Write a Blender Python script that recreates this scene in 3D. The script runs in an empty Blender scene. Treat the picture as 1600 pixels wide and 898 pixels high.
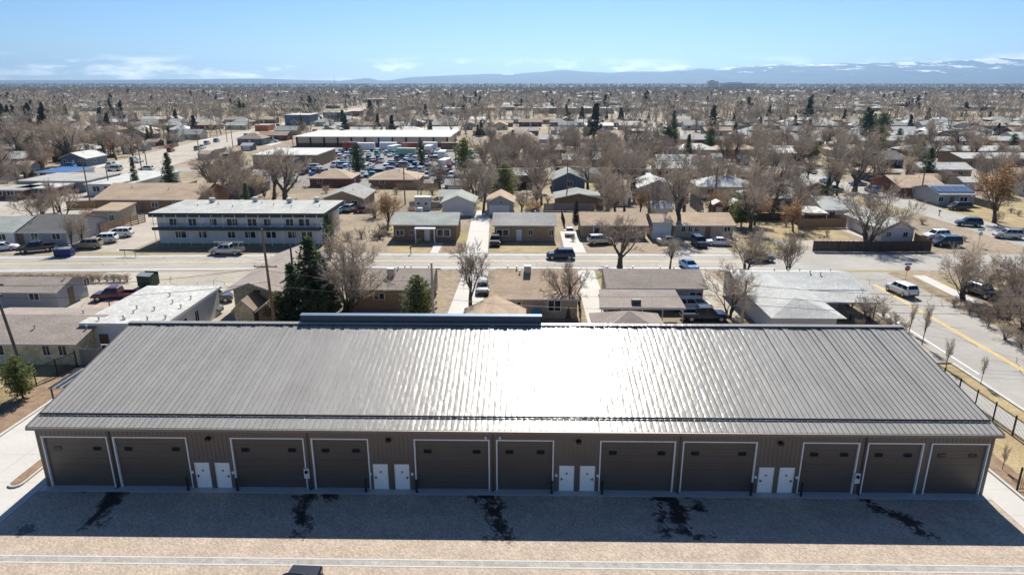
import bpy, bmesh, math, random
import numpy as np
from mathutils import Vector, Matrix
random.seed(7); RNG = np.random.default_rng(7)
R = math.radians
SC = bpy.context.scene
COL = SC.collection

# ---------------------------------------------------------------- camera, sky, sun, exposure
CAM_H = 28.0; PITCH = R(17.15); YAW = R(0.9); FOC = 1040.0
cam_d = bpy.data.cameras.new('camera'); cam = bpy.data.objects.new('camera', cam_d); COL.objects.link(cam)
cam.location = (0, 0, CAM_H); cam.rotation_euler = (R(90) - PITCH, 0, YAW)
cam_d.sensor_width = 36; cam_d.lens = 36 * FOC / 1600; cam_d.clip_start = 0.5; cam_d.clip_end = 150000
SC.camera = cam
SUN_EL, SUN_AZ = R(44.5), R(5.0)          # azimuth measured from +Y towards +X
w = bpy.data.worlds.new('World'); SC.world = w; w.use_nodes = True
wn, wl = w.node_tree.nodes, w.node_tree.links
bg = wn["Background"]; bg.inputs[1].default_value = 0.068
sky = wn.new('ShaderNodeTexSky'); sky.sky_type = 'NISHITA'; sky.sun_disc = False
sky.sun_elevation = SUN_EL; sky.sun_rotation = SUN_AZ; sky.altitude = 1650
sky.air_density = 1.05; sky.dust_density = 0.3; sky.ozone_density = 10.0
# thin band of small clouds low above the mountains, all the way round
tc = wn.new('ShaderNodeTexCoord'); sep = wn.new('ShaderNodeSeparateXYZ'); wl.new(tc.outputs['Generated'], sep.inputs[0])
mp = wn.new('ShaderNodeMapping'); mp.inputs['Scale'].default_value = (9, 9, 40); wl.new(tc.outputs['Generated'], mp.inputs[0])
cn = wn.new('ShaderNodeTexNoise'); cn.inputs['Scale'].default_value = 1.0; cn.inputs['Detail'].default_value = 7; cn.inputs['Roughness'].default_value = 0.62
wl.new(mp.outputs[0], cn.inputs['Vector'])
cr = wn.new('ShaderNodeMapRange'); cr.inputs[1].default_value = 0.50; cr.inputs[2].default_value = 0.63; wl.new(cn.outputs[0], cr.inputs[0])
up = wn.new('ShaderNodeMapRange'); up.inputs[1].default_value = 0.034; up.inputs[2].default_value = 0.018; wl.new(sep.outputs[2], up.inputs[0])
lo = wn.new('ShaderNodeMapRange'); lo.inputs[1].default_value = -0.002; lo.inputs[2].default_value = 0.010; wl.new(sep.outputs[2], lo.inputs[0])
m1 = wn.new('ShaderNodeMath'); m1.operation = 'MULTIPLY'; wl.new(cr.outputs[0], m1.inputs[0]); wl.new(up.outputs[0], m1.inputs[1])
m2 = wn.new('ShaderNodeMath'); m2.operation = 'MULTIPLY'; wl.new(m1.outputs[0], m2.inputs[0]); wl.new(lo.outputs[0], m2.inputs[1])
mx = wn.new('ShaderNodeMixRGB'); mx.inputs[2].default_value = (19, 19, 19, 1)
wl.new(m2.outputs[0], mx.inputs[0]); wl.new(sky.outputs[0], mx.inputs[1]); wl.new(mx.outputs[0], bg.inputs[0])
sun_d = bpy.data.lights.new('sun', 'SUN'); sun_d.energy = 4.6; sun_d.angle = R(0.53); sun_d.color = (1.0, 0.955, 0.86)
sun = bpy.data.objects.new('sun', sun_d); COL.objects.link(sun); sun.location = (0, 0, 120)
sdir = Vector((math.sin(SUN_AZ) * math.cos(SUN_EL), math.cos(SUN_AZ) * math.cos(SUN_EL), math.sin(SUN_EL)))
sun.rotation_euler = sdir.to_track_quat('Z', 'Y').to_euler()
vs = SC.view_settings; vs.view_transform = 'Standard'; vs.look = 'None'; vs.gamma = 1.0; vs.use_curve_mapping = False
vs.exposure = 0.70
SC.cycles.use_denoising = True; SC.cycles.max_bounces = 6; SC.cycles.diffuse_bounces = 3; SC.cycles.glossy_bounces = 3
SC.cycles.transmission_bounces = 3; SC.cycles.volume_bounces = 0; SC.cycles.transparent_max_bounces = 6
SC.cycles.sample_clamp_indirect = 6; SC.cycles.use_adaptive_sampling = False
SC.cycles.caustics_reflective = False; SC.cycles.caustics_refractive = False

# ---------------------------------------------------------------- survey: where a sight line meets the ground
_f = (-math.sin(YAW) * math.cos(PITCH), math.cos(YAW) * math.cos(PITCH), -math.sin(PITCH))
_r = (math.cos(YAW), math.sin(YAW), 0)
_u = (-math.sin(YAW) * math.sin(PITCH), math.cos(YAW) * math.sin(PITCH), math.cos(PITCH))
def _ray(px, py):
    u, v = (px - 800) / FOC, (449 - py) / FOC
    return [_f[i] + u * _r[i] + v * _u[i] for i in range(3)]
def G(px, py, z=0.0):
    d = _ray(px, py); t = (z - CAM_H) / d[2]
    return d[0] * t, d[1] * t
def GY(px, py, y):
    d = _ray(px, py); t = y / d[1]
    return d[0] * t, CAM_H + d[2] * t
def PX(x, y, z):
    q = (x, y, z - CAM_H)
    a = sum(q[i] * _f[i] for i in range(3)); b = sum(q[i] * _r[i] for i in range(3)); c = sum(q[i] * _u[i] for i in range(3))
    return 800 + FOC * b / a, 449 - FOC * c / a

# ---------------------------------------------------------------- materials
MATS = {}
def mat(name, c, rough=0.8, metal=0.0, var=0.15, scale=1.5, bump=0.0, bscale=None, c2=None, rnd=0.0, spec=0.4, coat=0.0, scale2=None, stretch=None, amp2=0.25):
    """procedural surface: two tones mixed by world-space noise, optional second fine noise, per-object tone shift and relief"""
    if name in MATS: return MATS[name]
    m = bpy.data.materials.new(name); m.use_nodes = True; MATS[name] = m
    n, l = m.node_tree.nodes, m.node_tree.links
    b = n['Principled BSDF']
    b.inputs['Roughness'].default_value = rough; b.inputs['Metallic'].default_value = metal
    b.inputs['Specular IOR Level'].default_value = spec; b.inputs['Coat Weight'].default_value = coat
    geo = n.new('ShaderNodeNewGeometry'); src = geo.outputs['Position']
    if stretch:
        mpn = n.new('ShaderNodeMapping'); mpn.inputs['Scale'].default_value = stretch; l.new(src, mpn.inputs[0]); src = mpn.outputs[0]
    no = n.new('ShaderNodeTexNoise'); no.inputs['Scale'].default_value = scale; no.inputs['Detail'].default_value = 5; no.inputs['Roughness'].default_value = 0.6
    l.new(src, no.inputs['Vector'])
    rg = n.new('ShaderNodeMapRange'); rg.inputs[1].default_value = 0.3; rg.inputs[2].default_value = 0.7; l.new(no.outputs[0], rg.inputs[0])
    a = [x * (1 - var) for x in c]; d = c2 or [min(1, x * (1 + var)) for x in c]
    mixn = n.new('ShaderNodeMixRGB'); mixn.inputs[1].default_value = (*a, 1); mixn.inputs[2].default_value = (*d, 1); l.new(rg.outputs[0], mixn.inputs[0])
    out = mixn.outputs[0]
    if scale2:
        n2 = n.new('ShaderNodeTexNoise'); n2.inputs['Scale'].default_value = scale2; n2.inputs['Detail'].default_value = 3; l.new(src, n2.inputs['Vector'])
        r2 = n.new('ShaderNodeMapRange'); r2.inputs[1].default_value = 0.3; r2.inputs[2].default_value = 0.7; r2.inputs[3].default_value = 1 - amp2; r2.inputs[4].default_value = 1 + amp2; l.new(n2.outputs[0], r2.inputs[0])
        mu = n.new('ShaderNodeMixRGB'); mu.blend_type = 'MULTIPLY'; mu.inputs[0].default_value = 1; l.new(out, mu.inputs[1]); l.new(r2.outputs[0], mu.inputs[2]); out = mu.outputs[0]
    if rnd:
        oi = n.new('ShaderNodeObjectInfo'); hs = n.new('ShaderNodeHueSaturation')
        r3 = n.new('ShaderNodeMapRange'); r3.inputs[3].default_value = 1 - rnd; r3.inputs[4].default_value = 1 + rnd; l.new(oi.outputs['Random'], r3.inputs[0])
        l.new(r3.outputs[0], hs.inputs['Value']); l.new(out, hs.inputs['Color']); out = hs.outputs[0]
    l.new(out, b.inputs['Base Color'])
    if bump:
        bn = n.new('ShaderNodeTexNoise'); bn.inputs['Scale'].default_value = bscale or scale * 4; bn.inputs['Detail'].default_value = 4; l.new(src, bn.inputs['Vector'])
        bu = n.new('ShaderNodeBump'); bu.inputs['Strength'].default_value = 1.0; bu.inputs['Distance'].default_value = bump
        l.new(bn.outputs[0], bu.inputs['Height']); l.new(bu.outputs[0], b.inputs['Normal'])
    return m
def brickmat(name, c, c2, mortar, w, h, bump=0.01, rough=0.85, rot=(0, 0, 0), var=0.25, msize=0.02):
    """flat unit paving, shingles or brickwork too small to tell apart singly"""
    if name in MATS: return MATS[name]
    m = mat(name, c, rough=rough, var=var, scale=0.6, scale2=8, c2=c2)
    n, l = m.node_tree.nodes, m.node_tree.links; b = n['Principled BSDF']
    old = b.inputs['Base Color'].links[0].from_socket
    geo = n.new('ShaderNodeNewGeometry'); mpn = n.new('ShaderNodeMapping'); mpn.inputs['Rotation'].default_value = rot; l.new(geo.outputs['Position'], mpn.inputs[0])
    bt = n.new('ShaderNodeTexBrick'); bt.inputs['Scale'].default_value = 1; bt.inputs['Brick Width'].default_value = w; bt.inputs['Row Height'].default_value = h
    bt.inputs['Mortar Size'].default_value = msize * h; bt.inputs['Color1'].default_value = (0.82, 0.82, 0.82, 1); bt.inputs['Color2'].default_value = (1.12, 1.12, 1.12, 1)
    bt.inputs['Mortar'].default_value = (*mortar, 1); l.new(mpn.outputs[0], bt.inputs['Vector'])
    mu = n.new('ShaderNodeMixRGB'); mu.blend_type = 'MULTIPLY'; mu.inputs[0].default_value = 1; l.new(old, mu.inputs[1]); l.new(bt.outputs['Color'], mu.inputs[2])
    l.new(mu.outputs[0], b.inputs['Base Color'])
    bu = n.new('ShaderNodeBump'); bu.inputs['Distance'].default_value = bump; bu.inputs['Strength'].default_value = 0.6; bu.invert = True
    l.new(bt.outputs['Fac'], bu.inputs['Height']); l.new(bu.outputs[0], b.inputs['Normal'])
    return m
def glassmat(name, c=(0.012, 0.016, 0.022), rough=0.06):
    return mat(name, c, rough=rough, var=0.3, scale=0.7, spec=0.4)
GLASS = glassmat('window_glass'); CARGLASS = glassmat('car_glass', (0.01, 0.012, 0.015), 0.04)
WHITE = mat('white_paint', (0.74, 0.74, 0.72), 0.55, var=0.05)
RUBBER = mat('rubber', (0.018, 0.018, 0.018), 0.85, var=0.2)
RIM = mat('wheel_alloy', (0.45, 0.45, 0.46), 0.35, 0.8, var=0.1)
DARKM = mat('dark_metal', (0.03, 0.031, 0.034), 0.45, 0.3, var=0.2)
GALV = mat('galvanised_metal', (0.42, 0.43, 0.44), 0.4, 0.7, var=0.15)
CONC = mat('concrete', (0.50, 0.475, 0.43), 0.85, var=0.08, scale=0.35, scale2=5, amp2=0.05)
LAMP = mat('headlamp_lens', (0.7, 0.7, 0.72), 0.1, var=0.02)
REDL = mat('tail_lamp_lens', (0.25, 0.01, 0.012), 0.2, var=0.1)
WOODPOLE = mat('pole_wood', (0.22, 0.15, 0.09), 0.85, var=0.3, scale=3, stretch=(4, 4, 0.4))

# ---------------------------------------------------------------- mesh building
class MB:
    def __init__(s): s.v = []; s.f = []; s.m = []; s.sm = []
    def add(s, vs, fs, mi=0, smooth=False):
        o = len(s.v); s.v += [tuple(p) for p in vs]
        for f in fs: s.f.append(tuple(i + o for i in f)); s.m.append(mi); s.sm.append(smooth)
        return s
    def box(s, x0, x1, y0, y1, z0, z1, mi=0):
        return s.add([(x0, y0, z0), (x1, y0, z0), (x1, y1, z0), (x0, y1, z0), (x0, y0, z1), (x1, y0, z1), (x1, y1, z1), (x0, y1, z1)],
                     [(0, 3, 2, 1), (4, 5, 6, 7), (0, 1, 5, 4), (1, 2, 6, 5), (2, 3, 7, 6), (3, 0, 4, 7)], mi)
    def quad(s, a, b, c, d, mi=0): return s.add([a, b, c, d], [(0, 1, 2, 3)], mi)
    def slab(s, pts, th, mi=0):
        """polygon (any orientation) thickened downwards by th"""
        n = len(pts); lo = [(p[0], p[1], p[2] - th) for p in pts]
        return s.add(list(pts) + lo, [tuple(range(n)), tuple(range(2 * n - 1, n - 1, -1))] + [(i, n + i, n + (i + 1) % n, (i + 1) % n) for i in range(n)], mi)
    def prism(s, poly, axis, a0, a1, mi=0):
        """polygon in the plane across the axis, swept from a0 to a1"""
        def P(p, a): return (a, p[0], p[1]) if axis == 'x' else ((p[0], a, p[1]) if axis == 'y' else (p[0], p[1], a))
        n = len(poly)
        return s.add([P(p, a0) for p in poly] + [P(p, a1) for p in poly],
                     [tuple(range(n - 1, -1, -1)), tuple(range(n, 2 * n))] + [(i, (i + 1) % n, n + (i + 1) % n, n + i) for i in range(n)], mi)
    def tube(s, pts, rs, n=6, mi=0, smooth=True, cap=True):
        rings = []
        for i, p in enumerate(pts):
            p = Vector(p); a = Vector(pts[max(0, i - 1)]); b = Vector(pts[min(len(pts) - 1, i + 1)]); d = (b - a).normalized()
            e = d.cross(Vector((0, 0, 1)) if abs(d.z) < 0.9 else Vector((1, 0, 0))).normalized(); g = d.cross(e)
            rings.append([p + rs[i] * (math.cos(t) * e + math.sin(t) * g) for t in [2 * math.pi * k / n for k in range(n)]])
        vs = [q for r in rings for q in r]; fs = []
        for i in range(len(pts) - 1):
            for k in range(n): fs.append((i * n + k, i * n + (k + 1) % n, (i + 1) * n + (k + 1) % n, (i + 1) * n + k))
        s.add(vs, fs, mi, smooth)
        if cap: s.add(rings[0], [tuple(range(n - 1, -1, -1))], mi); s.add(rings[-1], [tuple(range(n))], mi)
        return s
    def cyl(s, x, y, z0, z1, r, n=10, mi=0, r2=None): return s.tube([(x, y, z0), (x, y, z1)], [r, r if r2 is None else r2], n, mi)
    def mesh(s, name, mats):
        me = bpy.data.meshes.new(name); me.from_pydata(s.v, [], s.f)
        for m in (mats if isinstance(mats, (list, tuple)) else [mats]): me.materials.append(m)
        me.polygons.foreach_set('material_index', s.m); me.polygons.foreach_set('use_smooth', s.sm)
        me.update(); return me
    def build(s, name, mats, parent=None, loc=(0, 0, 0), rz=0.0):
        return link(name, s.mesh(name, mats), parent, loc, rz)
def link(name, me, parent=None, loc=(0, 0, 0), rz=0.0, scale=None):
    o = bpy.data.objects.new(name, me); COL.objects.link(o); o.location = loc
    if rz: o.rotation_euler = (0, 0, rz)
    if scale: o.scale = scale
    if parent: o.parent = parent
    return o
def tag(o, label=None, cat=None, group=None, kind=None):
    if label: o['label'] = label
    if cat: o['category'] = cat
    if group: o['group'] = group
    if kind: o['kind'] = kind
    return o
def thing(name, label, cat, loc=(0, 0, 0), rz=0.0, group=None, scale=None):
    return tag(link(name, None, None, loc, rz, scale), label, cat, group)
def struct(o): o['kind'] = 'structure'; return o
def stuff(o): o['kind'] = 'stuff'; return o
def setmat(o, m, i=0):
    o.material_slots[i].link = 'OBJECT'; o.material_slots[i].material = m
def npmesh(name, V, F, mats, mi=None, smooth=False):
    """V (n,3), F (k,3) triangles"""
    me = bpy.data.meshes.new(name); k = len(F)
    me.vertices.add(len(V)); me.vertices.foreach_set('co', np.asarray(V, np.float32).ravel())
    me.loops.add(k * 3); me.loops.foreach_set('vertex_index', np.asarray(F, np.int32).ravel())
    me.polygons.add(k); me.polygons.foreach_set('loop_start', np.arange(0, 3 * k, 3, dtype=np.int32))
    for m in (mats if isinstance(mats, (list, tuple)) else [mats]): me.materials.append(m)
    if mi is not None: me.polygons.foreach_set('material_index', np.asarray(mi, np.int32))
    me.polygons.foreach_set('use_smooth', np.full(k, smooth)); me.update(); me.validate(); return me
def sheet(name, pts, m, z):
    mb = MB().add([(p[0], p[1], z) for p in pts], [tuple(range(len(pts)))]); o = mb.build(name, m)
    if o.data.polygons[0].normal.z < 0: o.data.flip_normals()
    return struct(o)
def ribbon(mb, pts, wd, z, mi=0):
    """a strip of width wd along a polyline, mitred"""
    L = []; Rr = []
    for i, p in enumerate(pts):
        a = Vector(pts[max(0, i - 1)]).to_2d(); b = Vector(pts[min(len(pts) - 1, i + 1)]).to_2d(); d = (b - a).normalized(); nn = Vector((-d.y, d.x)) * wd / 2
        L.append((p[0] + nn.x, p[1] + nn.y, z)); Rr.append((p[0] - nn.x, p[1] - nn.y, z))
    for i in range(len(pts) - 1): mb.quad(Rr[i], Rr[i + 1], L[i + 1], L[i], mi)
    return mb

# ---------------------------------------------------------------- the long workshop building
WY = 41.35; BX0, BX1 = -34.35, 32.75; BACK = 68.2; EAVE = 4.98; RIDGE_Y, RIDGE_Z = 54.8, 7.62
EY = 41.05; SL = math.atan2(RIDGE_Z - EAVE, RIDGE_Y - EY)
def WX(px, py=720): return GY(px, py, WY)[0]
SIDING = mat('bronze_siding', (0.155, 0.130, 0.108), 0.45, 0.25, var=0.08, scale=0.4)
OHD = mat('bronze_door_skin', (0.125, 0.104, 0.086), 0.42, 0.25, var=0.08, scale=0.6)
TRIM = mat('pale_door_trim', (0.76, 0.75, 0.72), 0.5, var=0.05)
DTRIM = mat('bronze_trim', (0.085, 0.075, 0.066), 0.42, 0.3, var=0.1)
BLUEM = mat('slate_blue_panel', (0.06, 0.075, 0.10), 0.4, 0.35, var=0.06)
def roof_metal():
    m = mat('grey_standing_seam', (0.325, 0.308, 0.283), 0.25, 0.05, var=0.08, scale=0.25, rnd=0.06, spec=0.30)
    n, l = m.node_tree.nodes, m.node_tree.links; b = n['Principled BSDF']
    geo = n.new('ShaderNodeNewGeometry'); mpn = n.new('ShaderNodeMapping'); mpn.inputs['Scale'].default_value = (2.4, 1.1, 1.1); l.new(geo.outputs['Position'], mpn.inputs[0])
    no = n.new('ShaderNodeTexNoise'); no.inputs['Scale'].default_value = 1.0; no.inputs['Detail'].default_value = 2.5; no.inputs['Roughness'].default_value = 0.5; l.new(mpn.outputs[0], no.inputs['Vector'])
    bu = n.new('ShaderNodeBump'); bu.inputs['Distance'].default_value = 0.034; bu.inputs['Strength'].default_value = 1.0
    l.new(no.outputs[0], bu.inputs['Height']); l.new(bu.outputs[0], b.inputs['Normal'])
    return m
ROOFM = roof_metal()
bld = thing('workshop_building', 'long bronze metal workshop with pale grey standing seam roof and eleven overhead doors', 'building', ((BX0 + BX1) / 2, WY, 0))
OX, OY = (BX0 + BX1) / 2, WY
def bpart(mb, name, m, parent=None):
    """a part modelled in world coordinates under the building"""
    p = parent or bld
    off = Vector((OX, OY, 0))
    mb.v = [(v[0] - OX, v[1] - OY, v[2]) for v in mb.v]
    return mb.build(name, m, p)
# openings from the drawing of the front: overhead doors then pairs of service doors
OD = [(66, 165), (177, 289), (361, 472), (487, 573), (648, 763), (777, 864), (940, 1055), (1070, 1183), (1258, 1344), (1360, 1445), (1460, 1548)]
OD = [(WX(a, 684), WX(b, 684)) for a, b in OD]; DH = 4.02
PD = [(305, 328), (337, 359), (583, 606), (616, 640), (874, 897), (906, 930), (1186, 1210), (1218, 1242)]
PD = [((WX(a + 3 * (1 - a / 800), 745) + WX(b + 3 * (1 - b / 800), 745)) / 2) for a, b in PD]; PDH = 2.08; PDW = 1.06
ops = sorted([(a, b, DH) for a, b in OD] + [(x - PDW / 2, x + PDW / 2, PDH) for x in PD])
fw = MB(); x = BX0
TOPW = EAVE - 0.06
for a, b, h in ops:
    fw.box(x, a, WY, WY + 0.25, 0, TOPW); fw.box(a, b, WY, WY + 0.25, h, TOPW); x = b
fw.box(x, BX1, WY, WY + 0.25, 0, TOPW)
bpart(fw, 'front_wall', SIDING)
ribs = MB(); x = BX0 + 0.12
while x < BX1 - 0.1:
    z0 = 0.0
    for a, b, h in ops:
        if a - 0.11 < x < b + 0.11: z0 = h + 0.12
    ribs.box(x, x + 0.045, WY - 0.022, WY - 0.001, z0, TOPW); x += 0.305
stuff(bpart(ribs, 'siding_rib', SIDING))
for nm, xa, xb in (('side_wall', BX0, BX0 + 0.25), ('side_wall', BX1 - 0.25, BX1)):
    wy0 = WY + 0.252
    zz = lambda y: EAVE + (y - EY) * math.tan(SL) - 0.08
    bk = RIDGE_Y + 0.45
    bpart(MB().prism([(wy0, 0), (bk, 0), (bk, zz(RIDGE_Y)), (RIDGE_Y, zz(RIDGE_Y)), (wy0, zz(wy0))], 'x', xa, xb), nm, SIDING)
bpart(MB().box(BX0 + 0.252, BX1 - 0.252, RIDGE_Y + 0.2, RIDGE_Y + 0.448, 0, RIDGE_Z - 0.2), 'back_wall', SIDING)
# roof: deck, one panel per bay between seams, trims
RX0, RX1 = BX0 - 0.22, BX1 + 0.22; TN = math.tan(SL)
rz = lambda y: EAVE + (y - EY) * TN
deck = MB()
deck.slab([(RX0, EY + 0.03, rz(EY + 0.03) - 0.05), (RX1, EY + 0.03, rz(EY + 0.03) - 0.05), (RX1, RIDGE_Y, RIDGE_Z - 0.05), (RX0, RIDGE_Y, RIDGE_Z - 0.05)], 0.10)
deck.slab([(RX0, RIDGE_Y + 0.001, RIDGE_Z - 0.05), (RX1, RIDGE_Y + 0.001, RIDGE_Z - 0.05), (RX1, RIDGE_Y + 0.75, RIDGE_Z - 0.05), (RX0, RIDGE_Y + 0.75, RIDGE_Z - 0.05)], 0.10)
roof = bpart(deck, 'roof', ROOFM)
NP = 162; PW = (RX1 - RX0) / NP; LEN = (RIDGE_Y - EY) / math.cos(SL)
def panel_mesh():
    mb = MB(); s, c = math.sin(SL), math.cos(SL)
    def P(u, t, h): return (u, t * c - h * s, t * s + h * c)
    rib = [(0, 0), (0.008, 0.062), (0.036, 0.062), (0.044, 0)]
    for i in range(3):
        a, b = rib[i], rib[i + 1]; mb.quad(P(a[0], 0, a[1]), P(b[0], 0, b[1]), P(b[0], LEN, b[1]), P(a[0], LEN, a[1]))
    mb.add([P(0, 0, 0), P(0.008, 0, 0.062), P(0.036, 0, 0.062), P(0.044, 0, 0)], [(0, 3, 2, 1)])
    N = 10; vs = []
    for j in range(2):
        for k in range(N + 1):
            u = k / N; vs.append(P(0.044 + u * (PW - 0.044), LEN * j, 0.0075 * (1 - (2 * u - 1) ** 2)))
    mb.add(vs, [(k, k + 1, N + 2 + k, N + 1 + k) for k in range(N)], 0, True)
    return mb.mesh('roof_panel', ROOFM)
pm = panel_mesh()
for i in range(NP):
    o = link('roof_panel', pm, roof, (RX0 + i * PW - OX, EY - OY, EAVE))
    o.rotation_euler = (random.gauss(0, 0.0016), random.gauss(0, 0.004), 0)
bpart(MB().box(RX0 - 0.03, RX1 + 0.03, EY - 0.16, EY + 0.02, EAVE - 0.20, EAVE - 0.012), 'gutter', mat('gutter_metal', (0.17, 0.155, 0.14), 0.4, 0.4, var=0.1), roof)
for xa in (RX0 - 0.09, RX1 + 0.006):
    bpart(MB().slab([(xa, EY - 0.02, rz(EY - 0.02) + 0.05), (xa + 0.085, EY - 0.02, rz(EY - 0.02) + 0.05), (xa + 0.085, RIDGE_Y, RIDGE_Z + 0.05), (xa, RIDGE_Y, RIDGE_Z + 0.05)], 0.26), 'rake_trim', DTRIM, roof)
bpart(MB().box(RX0 - 0.09, RX1 + 0.09, RIDGE_Y - 0.23, RIDGE_Y - 0.19, RIDGE_Z - 0.01, RIDGE_Z + 0.10), 'ridge_vent', DARKM, roof)
bpart(MB().prism([(RIDGE_Y - 0.26, RIDGE_Z + 0.102), (RIDGE_Y + 0.3, RIDGE_Z + 0.102), (RIDGE_Y + 0.3, RIDGE_Z + 0.13), (RIDGE_Y, RIDGE_Z + 0.19), (RIDGE_Y - 0.26, RIDGE_Z + 0.13)], 'x', RX0 - 0.1, RX1 + 0.1), 'ridge_cap', ROOFM, roof)
yr = EY + 1.32; s_ = MB()
bpart(s_.box(RX0 + 0.1, RX1 - 0.1, yr - 0.03, yr + 0.012, rz(yr) + 0.03, rz(yr) + 0.165), 'snow_rail', DARKM, roof)
s_ = MB()
for i in range(NP): s_.box(RX0 + i * PW - 0.012, RX0 + i * PW + 0.045, yr - 0.055, yr + 0.035, rz(yr) + 0.045, rz(yr) + 0.074)
stuff(bpart(s_, 'rail_clamp', DARKM, roof))
PAX0, PAX1 = -19.5, 1.7
pp = bpart(MB().box(PAX0, PAX1, 55.0, 55.5, RIDGE_Z - 0.25, RIDGE_Z + 0.72), 'parapet', BLUEM)
bpart(MB().box(PAX0 - 0.06, PAX1 + 0.06, 54.94, 55.56, RIDGE_Z + 0.722, RIDGE_Z + 0.79), 'coping', mat('coping_metal', (0.14, 0.19, 0.27), 0.35, 0.5, var=0.08), pp)
# overhead doors
SEC = {}
def section_mesh(wd, h):
    key = round(wd, 2)
    if key not in SEC:
        mb = MB(); mb.box(-wd / 2, wd / 2, 0, 0.04, 0.004, h - 0.004)
        for k in range(5): z = h * (k + 0.5) / 5; mb.box(-wd / 2 + 0.01, wd / 2 - 0.01, -0.012, -0.0005, z - 0.028, z + 0.028)
        SEC[key] = mb.mesh('door_section', OHD)
    return SEC[key]
def rrect(cx, cz, w_, h_, r, n=4):
    pts = []
    for (sx, sz, a0) in ((1, 1, 0), (-1, 1, 90), (-1, -1, 180), (1, -1, 270)):
        for k in range(n + 1): a = R(a0 + 90 * k / n); pts.append((cx + sx * (w_ / 2 - r) + r * math.cos(a), cz + sz * (h_ / 2 - r) + r * math.sin(a)))
    return pts
wfm = MB().prism(rrect(0, 0, 0.60, 0.32, 0.11), 'y', -0.03, 0.0).mesh('window_frame', DARKM)
wgm = MB().prism(rrect(0, 0, 0.50, 0.22, 0.07), 'y', -0.036, -0.031).mesh('window_pane', GLASS)
for (a, b) in OD:
    wd = b - a; fr = MB(); t = 0.085
    fr.box(a - t, a + 0.004, WY - 0.035, WY + 0.2, 0.0, DH + t); fr.box(b - 0.004, b + t, WY - 0.035, WY + 0.2, 0.0, DH + t); fr.box(a + 0.005, b - 0.005, WY - 0.035, WY + 0.2, DH - 0.004, DH + t)
    d = bpart(fr, 'overhead_door', TRIM)
    hs = (DH - 0.03) / 7; cx = (a + b) / 2
    for k in range(7): link('door_section', section_mesh(wd - 0.012, hs), d, (cx - OX, 0.14, 0.02 + k * hs))
    for sx in (-1, 1):
        zc = 0.02 + 5 * hs + hs * 0.35
        link('door_window', wfm, d, (cx + sx * (wd / 2 - 0.85) - OX, 0.13, zc)); link('door_pane', wgm, d, (cx + sx * (wd / 2 - 0.85) - OX, 0.13, zc))
dm = MB().box(-PDW / 2 + 0.05, PDW / 2 - 0.05, 0.03, 0.08, 0.02, PDH - 0.05).mesh('service_door', mat('door_white', (0.84, 0.84, 0.80), 0.45, var=0.04))
fm = MB().box(-PDW / 2, -PDW / 2 + 0.048, -0.01, 0.2, 0, PDH).box(PDW / 2 - 0.048, PDW / 2, -0.01, 0.2, 0, PDH).box(-PDW / 2 + 0.05, PDW / 2 - 0.05, -0.01, 0.2, PDH - 0.048, PDH).mesh('door_frame', TRIM)
hm = MB().box(-0.03, 0.03, -0.02, 0.03, -0.09, 0.09).box(-0.03, 0.13, -0.06, -0.02, 0.01, 0.035).mesh('door_handle', DARKM)
sg = MB().box(-0.07, 0.07, 0.015, 0.029, -0.07, 0.07).mesh('number_plate', mat('plate_grey', (0.2, 0.2, 0.2), 0.5))
jb = MB().prism(rrect(0, 0, 0.16, 0.2, 0.05), 'y', -0.09, -0.001).mesh('keypad', mat('keypad_white', (0.72, 0.74, 0.78), 0.4, var=0.03))
for i, x in enumerate(PD):
    d = link('service_door', dm, bld, (x - OX, 0, 0)); s = 1 if i % 2 else -1
    link('door_frame', fm, d); o = link('door_handle', hm, d, (s * 0.37, 0, 0.98)); o.scale = (-s, 1, 1); link('number_plate', sg, d, (0, 0, 1.42))
    link('keypad', jb, bld, (x + s * 0.73 - OX, 0, 1.32))
for px in (326, 607, 904, 1220):
    lm = MB().box(-0.17, 0.17, -0.30, -0.03, -0.10, 0.06).box(-0.10, 0.10, -0.03, -0.001, -0.16, 0.14)
    lm.build('wall_light', DARKM, bld, (WX(px, 686) - OX, 0, 4.05))
for px in (759, 781):
    MB().cyl(0, -0.09, -0.12, 0.02, 0.085, 12).box(-0.05, 0.05, -0.1, -0.001, 0.02, 0.07).build('camera_dome', WHITE, bld, (WX(px, 683) - OX, 0, 4.35))
for px in (481, 1338):
    e = MB().box(-0.19, 0.19, -0.17, -0.001, 0.95, 1.75).build('meter_box', mat('box_white', (0.6, 0.63, 0.67), 0.4, var=0.05), bld, (WX(px, 745) - OX, 0, 0))
    MB().tube([(0, -0.175, 1.5), (0, -0.26, 1.5)], [0.12, 0.12], 12).build('meter_dial', GLASS, e)
    MB().cyl(0.0, -0.08, 0.02, 0.94, 0.03, 8).build('conduit', GALV, e)
for px in (172, 480, 770, 1064, 1354):
    x = WX(px, 690) - OX
    MB().box(-0.06, 0.06, -0.11, -0.03, 0.12, EAVE - 0.2).box(-0.06, 0.06, -0.26, -0.03, 0.06, 0.119).build('downspout', DTRIM, bld, (x, 0, 0))
for i in range(0, 8, 2):
    for s, x in ((-1, PD[i] - 1.05), (1, PD[i + 1] + 1.05)):
        MB().cyl(0, 0, 0, 1.0, 0.085, 12).build('bollard', DARKM).location = (x, WY - 0.35, 0.03)
BOLL = sorted([o for o in COL.objects if o.name.startswith('bollard')], key=lambda o: o.location.x)
ORD = ['first', 'second', 'third', 'fourth', 'fifth', 'sixth', 'seventh', 'eighth', 'ninth', 'tenth', 'eleventh', 'twelfth', 'thirteenth', 'fourteenth', 'fifteenth', 'sixteenth', 'seventeenth', 'eighteenth', 'nineteenth', 'twentieth']
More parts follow.
